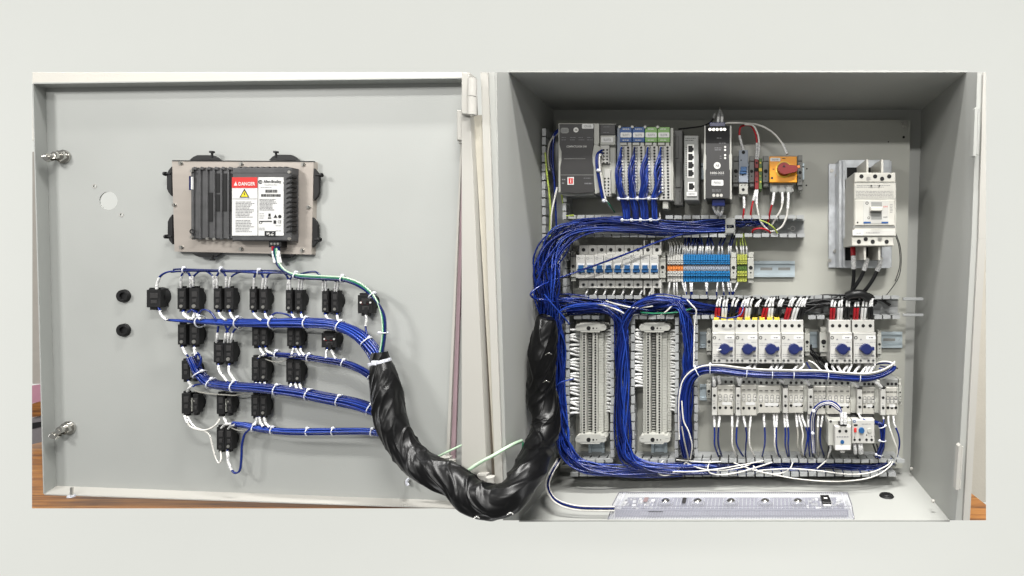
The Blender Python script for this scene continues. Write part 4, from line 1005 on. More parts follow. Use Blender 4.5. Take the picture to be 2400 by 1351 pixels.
mb = MB(); text_lines(mb,2008,433,2092,441,2,D-.0003,1.2,4); text_lines(mb,2006,447,2094,464,5,D-.0003,1,5,False); text_lines(mb,2086,478,2094,500,6,D-.0028,1,6); text_lines(mb,2030,544,2065,548,1,D-.0009,1.2,7); mb.build('small_print', printm, t, kind='stuff')
holes(t,[(2042,436,1.8),(2061,436,1.8),(2010,522,2)],D-.0026)
mb = MB(); mb.pb(1998,539,2098,553,D-.0005,D+.003,0.0006); mb.build('lower_band', white, t)
tag_label(t,1999,542,2023,552,D-.0012,'CB100')
mb = MB(); mb.pb(2002,428,2100,429,D-.0003,D,0); mb.pb(2002,466,2100,467,D-.0003,D,0); mb.pb(2000,531,2098,534,D-.0005,D,0); mb.build('seam', grey, t)

# ================================================================= second row: nine breakers and terminals
def mini_breaker(x, wide):
    t = thing('circuit_breaker', '', 'breaker', P(x+10,692 if wide else 676,1.27), 'row of white breakers with blue toggles')
    D = 1.215; w = 20.9; sx = 7.2
    y0, y1 = (562,692) if wide else (575,676)
    mb = MB(); mb.pb(x+sx,y0+(13 if wide else 0),x+sx+w,598.5,D+.016,1.27,0.001); mb.build('upper_terminal', white, t)
    mb = MB(); mb.pb(x+sx,656,x+sx+w,676,D+.016,1.27,0.001); mb.build('lower_terminal', white, t)
    mb = MB(); mb.pb(x,598,x+w,653,D,1.27,0.001); mb.build('case', white, t)
    mb = MB(); mb.pb(x+3.5,617,x+w-2,643,D-.001,D,0.0004); mb.build('toggle_surround', labelm, t)
    mb = MB(); mb.pb(x+4.5,622,x+16.5,632,D-.008,D,0.001); mb.pb(x+2.5,631,x+19,639.5,D-.005,D,0.0016); mb.build('toggle', togb, t)
    mb = MB(); mb.pb(x+7,639.5,x+12,642,D-.0025,D,0.0004); mb.build('toggle_slot', blackr, t)
    mb = MB(); mb.ring(x+6,606,3,2,D,0.0004,12); text_lines(mb,x+10,604.5,x+18,607.5,1,D-.0003,1,int(x)); mb.build('small_print', printm, t, kind='stuff')
    holes(t,[(x+sx+10.5,586,4.4)],D+.016,n=12)
    mb = MB(); mb.ring(x+sx+10.5,668,4.6,3.2,D+.016,0.0006,12); mb.build('screw_rim', grey, t); holes(t,[(x+sx+10.5,668,3.4)],D+.016,n=12)
    if wide:
        for s in (x+sx, x+sx+w-3.6):
            mb = MB(); mb.pb(s,562,s+3.4,575,D+.016,1.27,0.0005); mb.pb(s,676.3,s+3.4,692,D+.016,1.27,0.0005); mb.build('terminal_jaw', white, t)
    return t
ords = ['first','second','third','fourth','fifth','sixth','seventh','eighth','ninth']
b0 = mini_breaker(1350, False)
for i in range(9):
    if i == 0: b = b0
    elif i < 7: b = copy_thing(b0, b0.location + Vector((i*21.55*D/F*1.215/D,0,0)))
    elif i == 7: b8 = mini_breaker(1350+i*21.55, True); b = b8
    else: b = copy_thing(b8, b8.location + Vector((0.02155,0,0)))
    b['label'] = ords[i]+' from the left of the nine white breakers with blue toggles'
end_stop(1336,590,1351,660,'pale end stop left of the nine white breakers',1.24)
end_stop(1545,592,1561,662,'pale end stop right of the nine white breakers',1.24)
# terminals
def slice_terminal(x, w, m, mid, d=1.232):
    t = thing('rail_terminal', '', 'terminal', P(x+w/2,662,1.27)); g_ = .35
    mb = MB(); mb.pb(x+g_,597,x+w-g_,611,d+.003,1.27,0.0005); mb.pb(x+g_,612,x+w-g_,620,d,1.27,0.0005); mb.pb(x+g_,636,x+w-g_,648,d,1.27,0.0005); mb.pb(x+g_,648.5,x+w-g_,661,d+.006,1.27,0.0005); mb.build('body', m, t)
    mb = MB(); mb.pb(x+g_,621,x+w-g_,635.5,d+.004,1.27,0.0005); mb.build('jumper_bay', mid, t)
    holes(t,[(x+w/2,615,1.5),(x+w/2,642,1.5)],d,n=8); mb = MB(); mb.pb(x+1.6,622,x+w-1.6,624.5,d+.0035,d+.005,0); mb.pb(x+1.6,632,x+w-1.6,634,d+.0035,d+.005,0); mb.build('slots', blackr, t, kind='stuff')
    return t
s1 = slice_terminal(1564,6.2,white,orange)
s2 = slice_terminal(1601.2,5.79,termb,bluegrey)
s3 = slice_terminal(1727.5,5.9,termy,termgreen)
for s0, n, w, l, g_ in ((s1,6,6.2,'white rail terminal with orange middle, right of the nine breakers','white and orange terminals'),(s2,19,5.79,'blue rail terminal in the long blue block of the second row','blue terminals'),(s3,4,5.9,'yellow-green earth terminal between two pale end stops','earth terminals')):
    for i in range(n):
        o = s0 if i == 0 else copy_thing(s0, s0.location + Vector((i*w*1.232/F,0,0)))
        o['label'] = l; o['group'] = g_
        if i in (0, n-1): o['label'] = ('leftmost ' if i == 0 else 'rightmost ') + l
end_stop(1711.3,592,1727,664,'pale end stop between the blue and the yellow-green terminals',1.228)
end_stop(1751.3,592,1768,664,'pale end stop at the right end of the second row',1.228)

# ================================================================= tall terminal strips
def tall_strip(x0, which):
    t = thing('terminal_strip', which+' tall grey terminal strip, thirty-eight terminals high', 'terminal strip', P(x0+35,1042,1.27))
    d = 1.225; n = 38; y0 = 781.0; pit = 6.24
    def slice_mesh():
        mb = MB(); h = 5.6*d/F; z0 = Z(y0+5.6,d)
        prof = [(x0+1,1.262),(x0+1,1.236),(x0+9,1.2345),(x0+9.5,1.2255),(x0+20,1.2255),(x0+21,1.243),(x0+33,1.243),(x0+34,1.2255),(x0+46,1.2255),(x0+46.5,1.2345),(x0+57,1.236),(x0+57.5,1.246),(x0+66,1.248),(x0+66,1.262)]
        pts = [(CXm + (px-(x0+33))*d/F, Y(dd), z0) for px,dd in prof]
        mb.prism(pts, (0,0,h)); return mb.mesh('terminal', ltgrey, t.location)
    CXm = X(x0+33, d); me = slice_mesh()
    for i in range(n):
        o = bpy.data.objects.new('terminal', me); col.objects.link(o); o.parent = t; o.location = (0,0,-i*pit*d/F)
    holes(t,[(x0+14.5,y0+3+i*pit,2.3) for i in range(n)]+[(x0+41,y0+3+i*pit,2.3) for i in range(n)],1.2255,n=8,name='wire_holes')
    mb = MB()
    for i in range(n):
        y = y0+i*pit; mb.pb(x0+21.5,y+1,x0+32.5,y+3.6,1.239,1.2432,0)
    mb.build('jumper_bay', dkgrey, t, kind='stuff')
    mb = MB()
    for i in range(n):
        y = y0+i*pit; mb.pb(x0+24,y+3.8,x0+31,y+5.6,1.2375,1.2432,0)
    mb.build('jumper_fins', ltgrey, t, kind='stuff')
    for ya, yb in ((757,780.5),(1018.5,1042)):
        mb = MB(); xa, xb = x0-6, x0+66; c = 5
        up = ya < 900
        mb.prism([P(px,py,d-.006) for px,py in ((xa+11,ya),(xb-16,ya),(xb-12,ya+3),(xb-5,ya+3),(xb,ya+8),(xb,yb-9),(xb-5,yb-5),(xb-13,yb-5),(xb-16,yb-1),(xa+13,yb-1),(xa+10,yb-5),(xa+4,yb-5),(xa,yb-9),(xa,ya+8),(xa+4,ya+3),(xa+9,ya+3))][::-1],(0,0.045,0)); e = mb.build('end_stop', ltgrey, t)
        mb = MB(); mb.pb(xa+3,ya+9,xa+10,ya+10,d-.0063,d-.006,0); mb.pb(xb-11,ya+9,xb-3,ya+10,d-.0063,d-.006,0); mb.pb(xa+12,yb-6,xb-15,yb-5,d-.0063,d-.006,0); mb.build('seam', grey, e, kind='stuff')
        mb = MB(); ym = (ya+yb)/2+1; mb.disc(x0+25,ym,5,d-.006,0.0005,14); mb.disc(x0+36,ym,2.2,d-.006,0.0005,8); mb.disc(x0+44,ym,1.4,d-.006,0.0005,8); mb.build('screw_holes', blackr, e, kind='stuff')
    return t
tall_strip(1354.5, 'left'); tall_strip(1504.5, 'right')

# ================================================================= motor switches with dark blue knobs
def motor_switch(x, tw=53, y0=751, shift=0):
    t = thing('motor_switch', '', 'motor switch', P(x+27,853,1.27), 'motor switches with dark blue knobs')
    D = 1.195
    mb = MB(); mb.pb(x+.5,y0,x+tw,y0+29,D+.008,1.27,0.001); up = mb.build('upper_terminals', white, t)
    mb = MB(); mb.pb(x+.5+shift,y0+29.5,x+tw+shift,852.5,D,1.27,0.0012); mb.build('case', white, t)
    holes(t,[(x+10,764,4.1),(x+26.5,764,4.1),(x+43,764,4.1)],D+.008,n=12)
    x += shift
    mb = MB(); mb.ring(x+5.5,792,4,2.4,D,0.0004,14); mb.build('round_logo', printk, t)
    tg = tag_label(t,x+29.5,787.5,x+52,796,D-.0005)
    mb = MB(); text_lines(mb,x+36,789.5,x+47,794,1,D-.0008,2.6,3,False); mb.build('small_print', printm, tg, kind='stuff')
    mb = MB(); mb.prism([P(x+14,797.5,D-.0004),P(x+20,797.5,D-.0004),P(x+17.5,793.5,D-.0004)],(0,0.0003,0)); text_lines(mb,x+3,803,x+25,812,2,D-.0003,1,7); text_lines(mb,x+38,801,x+51,804,1,D-.0003,1,8); text_lines(mb,x+3,829,x+20,838,2,D-.0003,1.2,9); mb.pb(x+42,832,x+49,837,D-.0003,D,0); mb.build('small_print', printm, t, kind='stuff')
    mb = MB(); mb.pb(x+2,840,x+52,840.8,D-.0003,D,0); mb.pb(x+.5,783,x+52,783.8,D-.0003,D,0); mb.build('seam', grey, t)
    mb = MB(); mb.disc(x+29,818,12.8,D,0.011,24,11.8); mb.prism([P(x+29,806.5,D-.012),P(x+38,810,D-.012),P(x+42,815,D-.012),P(x+48.5,814.5,D-.012),P(x+48.5,822,D-.012),P(x+42,822.5,D-.012),P(x+36,828,D-.012),P(x+28,829,D-.012),P(x+20,823,D-.012),P(x+14.5,818.5,D-.012),P(x+21,811,D-.012)][::-1],(0,0.011,0)); mb.build('knob', knobb, t)
    mb = MB()
    for q in (6,16.5,35,46): mb.ring(x+q,845.5,3.7,2.4,D,0.0008,12)
    mb.build('screw_rims', grey, t, kind='stuff'); holes(t,[(x+q,845.5,2.4) for q in (6,16.5,35,46)],D,n=10,m=dkgrey)
    return t
m0 = motor_switch(1669)
names = ['leftmost motor switch of the group of four, a white pointer at its blue knob','second motor switch of the group of four with dark blue knobs','third motor switch of the group of four with dark blue knobs','rightmost motor switch of the group of four, beside an end stop']
for i in range(4):
    o = m0 if i == 0 else copy_thing(m0, m0.location + Vector((i*54.0*1.195/F,0,0)))
    o['label'] = names[i]
mp_ = MB(); mp_.prism([P(1679,820,1.182),P(1681,822.5,1.182),P(1691,821,1.182),P(1690,818.5,1.182)],(0,0.0015,0)); mp_.build('white_pointer', labelm, m0)
m1 = motor_switch(1941.5,52.5,shift=3.5); m1['label'] = 'left motor switch of the separate pair at the right'
m2 = copy_thing(m1, m1.location + Vector((55.5*1.195/F,0,0)), 'right motor switch of the separate pair at the right')
end_stop(1654.5,771,1669,832,'pale end stop left of the four motor switches',1.235)
end_stop(1884.5,771,1899,834,'pale end stop right of the four motor switches',1.235)
end_stop(1920,768,1941,836,'pale end stop left of the pair of motor switches',1.235)
end_stop(2055.5,775,2067,840,'pale end stop right of the pair of motor switches',1.235)
for i,x in enumerate((1673,1690,1707,1728,1746,1763,1780,1798,1815)):
    mb = MB(); mb.pb(x,745,x+12,751,1.205,1.24,0.0006); o = mb.build('yellow_tab', tabs, m0)
# ================================================================= contactors
def contactor(x0,x1,y0,y1,aux,poles,label,gap=0):
    t = thing('contactor', label, 'contactor', P((x0+x1)/2,y1,1.27), 'contactors of the bottom row')
    if gap: m_ = MB(); m_.pb(x1-1,y0+4,x1+gap,y1-3,1.211,1.27,0.001); m_.build('side_housing', ltgrey, t)
    D = 1.205; a = x0 + (13.5 if aux else 0); w = x1-a
    mb = MB(); mb.pb(x0,y0,x1,y0+18,D+.006,1.27,0.0012); mb.build('terminal_row', grey if aux or poles==4 else ltgrey, t)
    mb = MB(); mb.pb(a,y0+19,x1-3,y1,D+.001,1.27,0.0015); mb.build('case', cream, t)
    mb = MB(); mb.pb(x1-3,y0+19,x1+.8,y1-4,D+.004,1.27,0.001); mb.build('side_flank', ltgrey, t)
    hx = [a+w*(i+.5)/poles*0.97 for i in range(poles)]
    holes(t,[(x,y0+11.5,3.4) for x in hx],D+.006,n=12); holes(t,[(x,y1-18,3.4) for x in hx],D+.001,n=12)
    mb = MB()
    for x in hx: mb.pb(x-4,y0+29.5,x+3.5,y0+31,D-.0002,D+.001,0)
    mb.pb(x1-6,y0+46,x1-4.5,y0+57,D-.0002,D+.001,0); mb.build('slots', dkgrey, t, kind='stuff')
    mb = MB()
    for x in hx: mb.ring(x,y0+44,4.2,3.2,D+.001,0.0006,12); mb.pb(x-4,y0+44,x-3,y0+56,D,D+.001,0); mb.pb(x+3,y0+44,x+4,y0+56,D,D+.001,0)
    mb.build('front_ribs', printm, t, kind='stuff')
    mb = MB()
    for x in hx: mb.pb(x-3.2,y0+50,x+3.2,y0+57,D-.0012,D+.001,0.0004)
    mb.build('contact_carrier', white, t, kind='stuff')
    tag_label(t,a+w*.28,y0+59,x1-7,y0+66,D+.0002)
    if aux:
        mb = MB(); mb.pb(x0+1,y0+25,a-.5,y1,D-.012,D+.03,0.001); ax = mb.build('auxiliary_contact', white, t)
        holes(t,[(x0+7,y0+43.5,3.3),(x0+7,y1-17.5,3.3)],D-.012,n=12,parent=ax)
        mb = MB(); text_lines(mb,x0+4,y0+53,x0+10,y0+66,2,D-.0123,1.3,int(x0)); mb.build('small_print', printm, ax, kind='stuff')
        mb = MB(); mb.pb(x0+2,y0+20,a-1.5,y0+26,D-.006,D+.02,0.0008); mb.build('wire_clamp', black, t)
    return t
contactor(1667.5,1722,884,974,True,3,'leftmost contactor of the bottom row, with slim white side block')
contactor(1723,1776.5,884,975,True,3,'second contactor of the bottom row, with slim white side block')
contactor(1777,1831,886,969,False,4,'four-pole contactor between the second and fourth, no side block')
contactor(1834,1886,886,969,True,3,'fourth contactor of the bottom row, right of the first four-pole one',7.5)
contactor(1893,1938,887,972,True,3,'fifth contactor of the bottom row, half hidden by the white wire arch')
contactor(1938.5,1996,887,972,False,4,'second four-pole contactor, directly under the white wire arch',12)
contactor(2008,2052,889,972,True,3,'seventh contactor of the bottom row, above the round-dial relay',11)
contactor(2063,2105,889,974,True,3,'rightmost contactor of the bottom row')
end_stop(1654.5,893,1668,942,'pale end stop left of the contactors',1.24)
end_stop(2105.5,889,2114,951,'pale end stop right of the contactors',1.23)
# hung below: overload relay with contactor block
t = thing('contactor', 'low hung white contactor with a blue dot under the wire arch', 'contactor', P(1970,1056,1.27))
mb = MB(); mb.pb(1941,985,1996,1045,1.175,1.27,0.0015); mb.build('case', ltgrey, t)
mb = MB(); mb.pb(1957,1000,1995,1055,1.155,1.176,0.0015); mb.build('front_block', white, t)
mb = MB(); mb.disc(1974,1036,4.6,1.155,0.0015,14); mb.build('blue_button', togb, t)
holes(t,[(1968,1011,3.6),(1983,1011,3.6)],1.155); holes(t,[(1947,988,3)],1.175,m=dkgrey,name='logo_dot')
mb = MB(); text_lines(mb,1961,1022,1989,1027,1,1.1547,2.4,3,False); mb.pb(1972,1049,1977,1052,1.1547,1.155,0); mb.build('small_print', printm, t, kind='stuff')
mb = MB(); mb.pb(1958,1045,1993,1055.5,1.1545,1.158,0.0006); mb.build('name_tag', labelm, t)
mb = MB(); mb.pb(1968,993,1985,1001,1.158,1.176,0.0006); mb.build('wire_clamp', black, t)
mb = MB(); mb.pb(1944,974,1996,986,1.2,1.26,0.001); mb.build('shade_gap_block', black, t)  # black lower part put in as the shadow between contactor and relay
mb = MB(); mb.pb(1970,1056,1980,1062,1.16,1.176,0.0006); mb.build('foot', white, t)
t = thing('overload_relay', 'white overload relay with a blue dial and red button', 'relay', P(2022,1040,1.27))
D = 1.18
mb = MB(); mb.pb(1997,974,2048,985,1.2,1.26,0.001); mb.build('relay_shade_block', black, t)  # black block carrying the same gap shadow on above the relay
mb = MB(); mb.pb(1997,984,2050,1040,D,1.27,0.0015); mb.build('case', white, t)
mb = MB(); mb.disc(2019,1009,7,D,0.004,20,6.2); mb.build('blue_dial', togb, t)
mb = MB(); mb.disc(2037.5,1009,5.5,D,0.003,18,5); mb.build('grey_dial', ltgrey, t)
mb = MB(); mb.pb(2002,1004,2008,1014,D-.003,D,0.0008); mb.build('red_button', redl, t)
mb = MB(); mb.pb(2001,995,2010,999,D-.0005,D,0); mb.build('dark_window', blackr, t)
mb = MB(); mb.ring(2002.5,988,3.6,2.2,D,0.0004,12); mb.build('round_logo', modb, t)
holes(t,[(2003,1031,3),(2015,1031,3),(2031,1031,3),(2043,1031,3),(2003,1025,1.2),(2031,1020,1.4),(2043,1024,1.2)],D)
mb = MB(); text_lines(mb,2020,992,2046,997,1,D-.0003,1.2,5); mb.build('small_print', printm, t, kind='stuff')
for x in (2003,2014,2018):
    mb = MB(); mb.tube(path([(x,1040,1.19),(x+1,1052,1.19),(x+2,1062,1.2)],4),0.0042,8); mb.build('marker_sleeve', sleeve_m, t)
# ================================================================= cabinet light
t = thing('cabinet_light', 'clear ribbed cabinet light lying on the cabinet floor', 'lamp', Vector((X(1712,1.1),Y(1.1),zf)))
zt2 = H - 535*1.147/F; dfb, dbk = 1.069, 1.147
def lx(px, d): return X(px, d)
tl, tr, bl, br = V(X(1452,dbk),dbk,zt2), V(X(1985,dbk),dbk,zt2), V(X(1436,1.073),1.073,zt2), V(X(1996,1.073),1.073,zt2)
flz = zf+.0006
mb = MB(); n = Vector((0,0,-0.003))
mb.prism([bl,br,br+Vector((.004,.02,0)),tr+Vector((0,-.004,0)),tr+Vector((-.006,0,0)),tl+Vector((.006,0,0)),tl+Vector((0,-.004,0)),bl+Vector((-.004,.02,0))], n)
f0, f1 = V(X(1424,dfb)+.001,dfb,flz), V(X(2003,dfb)-.001,dfb,flz)
mb.prism([bl+n*1.01, br+n*1.01, f1, f0], (0,0.002,0)); mb.prism([tl+n, bl+n*1.01, f0, tl+Vector((0,0,flz-zt2))],(0.002,0,0)); mb.prism([tr+n, br+n*1.01, f1, tr+Vector((0,0,flz-zt2))],(-0.002,0,0))
mb.build('clear_cover', acryl, t)
mb = MB(); mb.prism([tl+Vector((.02,-.006,-.008)), tr+Vector((-.02,-.006,-.008)), br+Vector((-.02,.008,-.008)), bl+Vector((.02,.008,-.008))], (0,0,-0.002)); mb.build('reflector', acwhite, t)
mb = MB(); mb.prism([tl+Vector((.01,-.01,-.019)), tr+Vector((-.01,-.01,-.019)), br+Vector((-.01,.012,-.019)), bl+Vector((.01,.012,-.019))], (0,0,-0.0012)); mb.build('base_plate', acwhite, t)
mb = MB()
for i in range(92):
    u = (i+.5)/92; a = bl.lerp(br,u); b_ = f0.lerp(f1,u)
    mb.tube([a+Vector((0,-.0005,-.003)), b_+Vector((0,-.0006,.001))], 0.0013, 5)
for i in range(110):
    u = (i+.5)/110
    a = bl.lerp(br,u); mb.tube([a+Vector((0,.002,.0004)), a+Vector((0,.007,.0006))], 0.0014, 5)
for i in range(14):
    u = (i+.5)/14
    for A,B in ((tl,bl),(tr,br)): mb.ball(A.lerp(B,u)+Vector((.012 if A is tl else -.012,0,.0004)), 0.0022, 6, 4)
mb.build('ribs', acryl, t, kind='stuff')
smoky = mat('smoky_acrylic_edge', (120, 120, 128), 0.15, alpha=0.75, var=0.1)
mb = MB()
for i in range(110):
    u = (i+.5)/110; a = tl.lerp(tr,u); mb.tube([a+Vector((0,.0005,0)), a+Vector((0,-.0045,.0006))], 0.0012, 5)
    a = bl.lerp(br,u); mb.tube([a+Vector((-.0022,.0075,.0004)), a+Vector((0,.0095,.0006)), a+Vector((.0022,.0075,.0004))], 0.0007, 4)
mb.tube([tl+Vector((-.001,0,0)), bl+Vector((-.004,.02,0)), f0], .0012, 5); mb.tube([tr+Vector((.001,0,0)), br+Vector((.004,.02,0)), f1], .0012, 5); mb.tube([tl, tr], .0009, 5)
mb.build('edge_beads', smoky, t, kind='stuff')
for px in (1560,1635,1713,1793,1870):
    c_ = V(X(px,1.108),1.108,zt2+.0003)
    mb = MB()
    for rr in (0.0155, 0.0105): mb.tube([c_+Vector((rr*math.cos(2*math.pi*k/20), rr*math.sin(2*math.pi*k/20), 0)) for k in range(21)], 0.0011, 5)
    o = mb.build('lens_ring', acryl, t)
    mb = MB(); mb.ball(c_+Vector((0,0,-.001)), 0.0095, 12, 6, (1,1,.5)); mb.build('lens', chrome, t)
mb = MB(); mb.box(X(1925,1.108),X(1945,1.108),Y(1.108)-.018,Y(1.108)+.016,zt2+.0003,zt2+.005,0.001); sw = mb.build('rocker_switch', black, t)
mb = MB(); mb.box(X(1931,1.108),X(1939,1.108),Y(1.108)-.003,Y(1.108)+.003,zt2+.0052,zt2+.0056); mb.build('switch_mark', printw, sw)
mb = MB(); mb.box(X(1930,1.085),X(1946,1.085),Y(1.085)-.004,Y(1.085)+.003,zt2+.0003,zt2+.0018); mb.build('white_tag', labelm, t)
rl_ = random.Random(12)
for cx0, cx1 in ((1462,1535),(1890,1980)):
    for k, m_ in enumerate((grey, dkgrey, white, grey, labelm)):
        mb = MB()
        for q in range(9):
            px = rl_.uniform(cx0,cx1); yy = rl_.uniform(-.024,.024); w_ = rl_.uniform(.001,.004); h_ = rl_.uniform(.001,.004)
            x_ = X(px,1.108); mb.box(x_-w_,x_+w_,Y(1.108)+yy-h_,Y(1.108)+yy+h_,zt2-.0079,zt2-.0065+k*.0003)
        mb.build('circuit_parts', m_, t, kind='stuff')
mb = MB(); mb.box(X(1599,1.108),X(1608,1.108),Y(1.108)-.013,Y(1.108)+.013,zt2+.0003,zt2+.0008); mb.build('dark_sticker', dkgrey, t)
mb = MB(); mb.box(X(1508,1.108),X(1518,1.108),Y(1.108)-.006,Y(1.108)+.014,zt2+.0003,zt2+.0008); mb.build('red_sticker', mat('faded_red_sticker',(130,112,112),0.5), t)
for px in (1560,1635,1713,1793,1870):
    c_ = V(X(px,1.108),1.108,zt2-.0062); mb = MB(); mb.tube([c_+Vector((.016*math.cos(2*math.pi*k/24), .016*math.sin(2*math.pi*k/24), 0)) for k in range(25)], .0008, 5); mb.tube([c_+Vector((.011*math.cos(2*math.pi*k/24), .011*math.sin(2*math.pi*k/24), 0)) for k in range(25)], .0012, 5); mb.build('lamp_seat', dkgrey, t)
mb = MB()
for i in range(60):
    u = (i+.5)/60; a_ = tl.lerp(tr,u)+Vector((0,-.012,-.0078)); b_ = bl.lerp(br,u)+Vector((0,.012,-.0078))
    if .06 < u < .93: mb.tube([a_,b_], .0006, 4)
mb.build('reflector_ribs', ltgrey, t, kind='stuff')
mb = MB()
for i in range(10): mb.pb(1520+i*3.4,1198.5,1522.2+i*3.4,1201,1.0672,1.0678,0)
mb.build('stamped_marks', printk, t, kind='stuff')
mb = MB(); mb.box(X(1500,1.071),X(1985,1.071),Y(1.074),Y(1.076),flz+.006,flz+.0125); mb.build('dark_gasket', mat('smoky_gasket',(110,110,118),0.4), t)
mb = MB(); mb.box(X(1440,1.071),X(1990,1.071),Y(1.077),Y(1.079),flz+.001,zt2-.004); mb.build('inner_wall', acwhite, t)
# ================================================================= blue wiring in the cabinet
def loom(label, loc): return thing('wire_loom', label, 'wires', loc)
R0 = 0.0019
# module looms
for i in range(4):
    x0 = 1452+i*29.6
    t = loom('blue loom tied in an arc down the %s input output module' % ('first','second','third','last')[i], P(x0+8,516,1.2))
    xb = (1460,1482,1504,1531)[i]; xe = (1469,1491,1512,1536)[i]
    for k in range(16):
        yy = 347+k*6.9; hx = x0+8.5+i*1.2+yy*.004
        rnd = random.Random(i*50+k); o = (k/15-.5)*23 + rnd.uniform(-3,3)
        dd = 1.180 - 0.012*math.sin(k*2.1)
        q = [(hx,yy,1.196),(hx-5,yy-1,1.188)]
        bx = x0+1+o*.62
        if yy < 372: q += [(hx-8,yy+12,1.183)]
        if yy < 395: q += [(bx-2,max(yy+22,398),dd)]
        if yy < 425: q += [(bx,max(yy+16,432),dd)]
        q += [(xb+o*.6+2,465,1.182+0.006*math.cos(k*2.4)),(xe-2+o*.55,492,1.184),(xe+o*.5,518,1.19),(xe+o*.5+3,530,1.205)]
        c_ = path(q,5); w = MB().tube(c_, 0.0020, 6).build('wire', BL[rnd.randrange(4)], t)
        MB().tube(c_[0:6], 0.0028, 6).build('marker_sleeve', sleeve_m, w)
    for (x,y,w_,d) in ((xb,465,11.5,1.18),(xe-1,515,11,1.187)):
        ring = [P(x+math.cos(a)*w_,y+math.sin(a)*2.5-1,d-0.009*math.sin(a)) for a in [2*math.pi*q/16 for q in range(17)]]
        m = MB(); m.tube(ring, 0.0014, 6); m.ball(P(x-w_+1,y+1,d-.006), 0.0042, 8, 5); m.build('cable_tie', tie_m, t)
t = loom('small blue and white loom hanging from the SLOT0 supply module', P(1430,500,1.18))
for k,(m,o) in enumerate(((blue,-3),(blue,0),(blue2,2),(whitew,5))):
    q = [(1412+k,352+7*k,1.194),(1402+o,362,1.183),(1400+o,385,1.18),(1405+o,420,1.18),(1413+o,462,1.182)]+([(1425,478,1.19),(1438,496,1.22)] if k == 3 else [(1416+o,474,1.19)])
    MB().tube(path(q), 0.0021, 6).build('wire', m, t)
MB().tube(path([(1421,470,1.185),(1430,482,1.19),(1441,498,1.22)]), 0.0017, 6).build('wire', greenw, t)
m = MB(); m.ball(P(1402,400,1.176),.0042,8,5); m.tube([P(1398,400,1.178),P(1408,401,1.176)],.0016,6); m.ball(P(1415,471,1.178),.0048,8,5); m.tube([P(1411,470,1.18),P(1424,473,1.178)],.0016,6); m.build('cable_tie', tie_m, t)
# big looms (paths in px with distance)
BIG = [
 ('big blue loom bending out of the upper trough and down the left cabinet wall', [(1705,530,1.225),(1640,534,1.215),(1560,535,1.207),(1480,529,1.203),(1400,526,1.197),(1345,537,1.188),(1306,566,1.175),(1286,610,1.167),(1281,660,1.165),(1284,705,1.172),(1288,760,1.185)], 40, [.013,.014,.014,.015,.015,.018,.022,.025,.026,.025,.021], .75),
 ('blue loom running down the left wall trough beside the black wrap', [(1290,735,1.19),(1303,780,1.2),(1309,850,1.205),(1309,930,1.205),(1314,1000,1.2),(1326,1050,1.195),(1352,1085,1.19),(1400,1101,1.19),(1480,1104,1.2),(1600,1100,1.215)], 34, [.020,.016,.014,.0135,.014,.014,.012,.011,.011,.011], .8),
 ('blue loom filling the trough between the two tall terminal strips', [(1330,725,1.21),(1400,722,1.205),(1440,735,1.203),(1457,775,1.205),(1458,850,1.205),(1458,940,1.205),(1460,1020,1.2),(1470,1065,1.197),(1500,1090,1.195),(1560,1101,1.2),(1680,1101,1.215)], 36, [.010,.010,.012,.013,.014,.0145,.0145,.014,.012,.011,.011], .8),
 ('blue loom arching from the middle trough down between the strips', [(1700,728,1.235),(1620,712,1.21),(1560,703,1.198),(1520,706,1.195),(1487,722,1.195),(1466,752,1.197),(1460,800,1.203),(1456,860,1.21)], 14, [.006,.007,.0085,.0085,.0085,.009,.009,.009], .8),
 ('blue loom filling the trough right of the second tall strip', [(1530,716,1.22),(1568,711,1.205),(1593,722,1.2),(1608,752,1.2),(1613,800,1.203),(1612,860,1.208),(1611,930,1.21),(1610,1000,1.21),(1612,1062,1.21)], 26, [.008,.009,.0105,.0115,.0115,.011,.011,.010,.008], .8),
 ('blue wires lying in the middle trough from the left bend to the motor switches', [(1296,716,1.2),(1350,708,1.215),(1420,712,1.225),(1500,722,1.24),(1600,722,1.245),(1690,725,1.245),(1740,718,1.24)], 18, [.018,.015,.014,.014,.014,.012,.008], .7),
 ('blue wires lying along the bottom trough', [(1560,1097,1.235),(1660,1096,1.238),(1780,1097,1.24),(1900,1097,1.24),(2000,1098,1.238),(2060,1094,1.235),(2093,1080,1.23)], 22, [.012,.012,.012,.011,.011,.009,.006], .7),
 ('blue wires in the right part of the upper trough under the amber switch', [(1690,530,1.24),(1730,524,1.235),(1770,522,1.23),(1800,526,1.235)], 9, [.012,.009,.008,.005], .8),
]
paths_ = {}
for k,(lab,pts,n,R,fl) in enumerate(BIG):
    t = loom(lab, P(pts[-1][0],max(p[1] for p in pts),pts[-1][2]))
    paths_[k] = bundle(t, pts, n, R, 0.00175, [blue,blue,blue2,blue,blue3], k=7, flat=fl, wander=.38, seed=30+k)
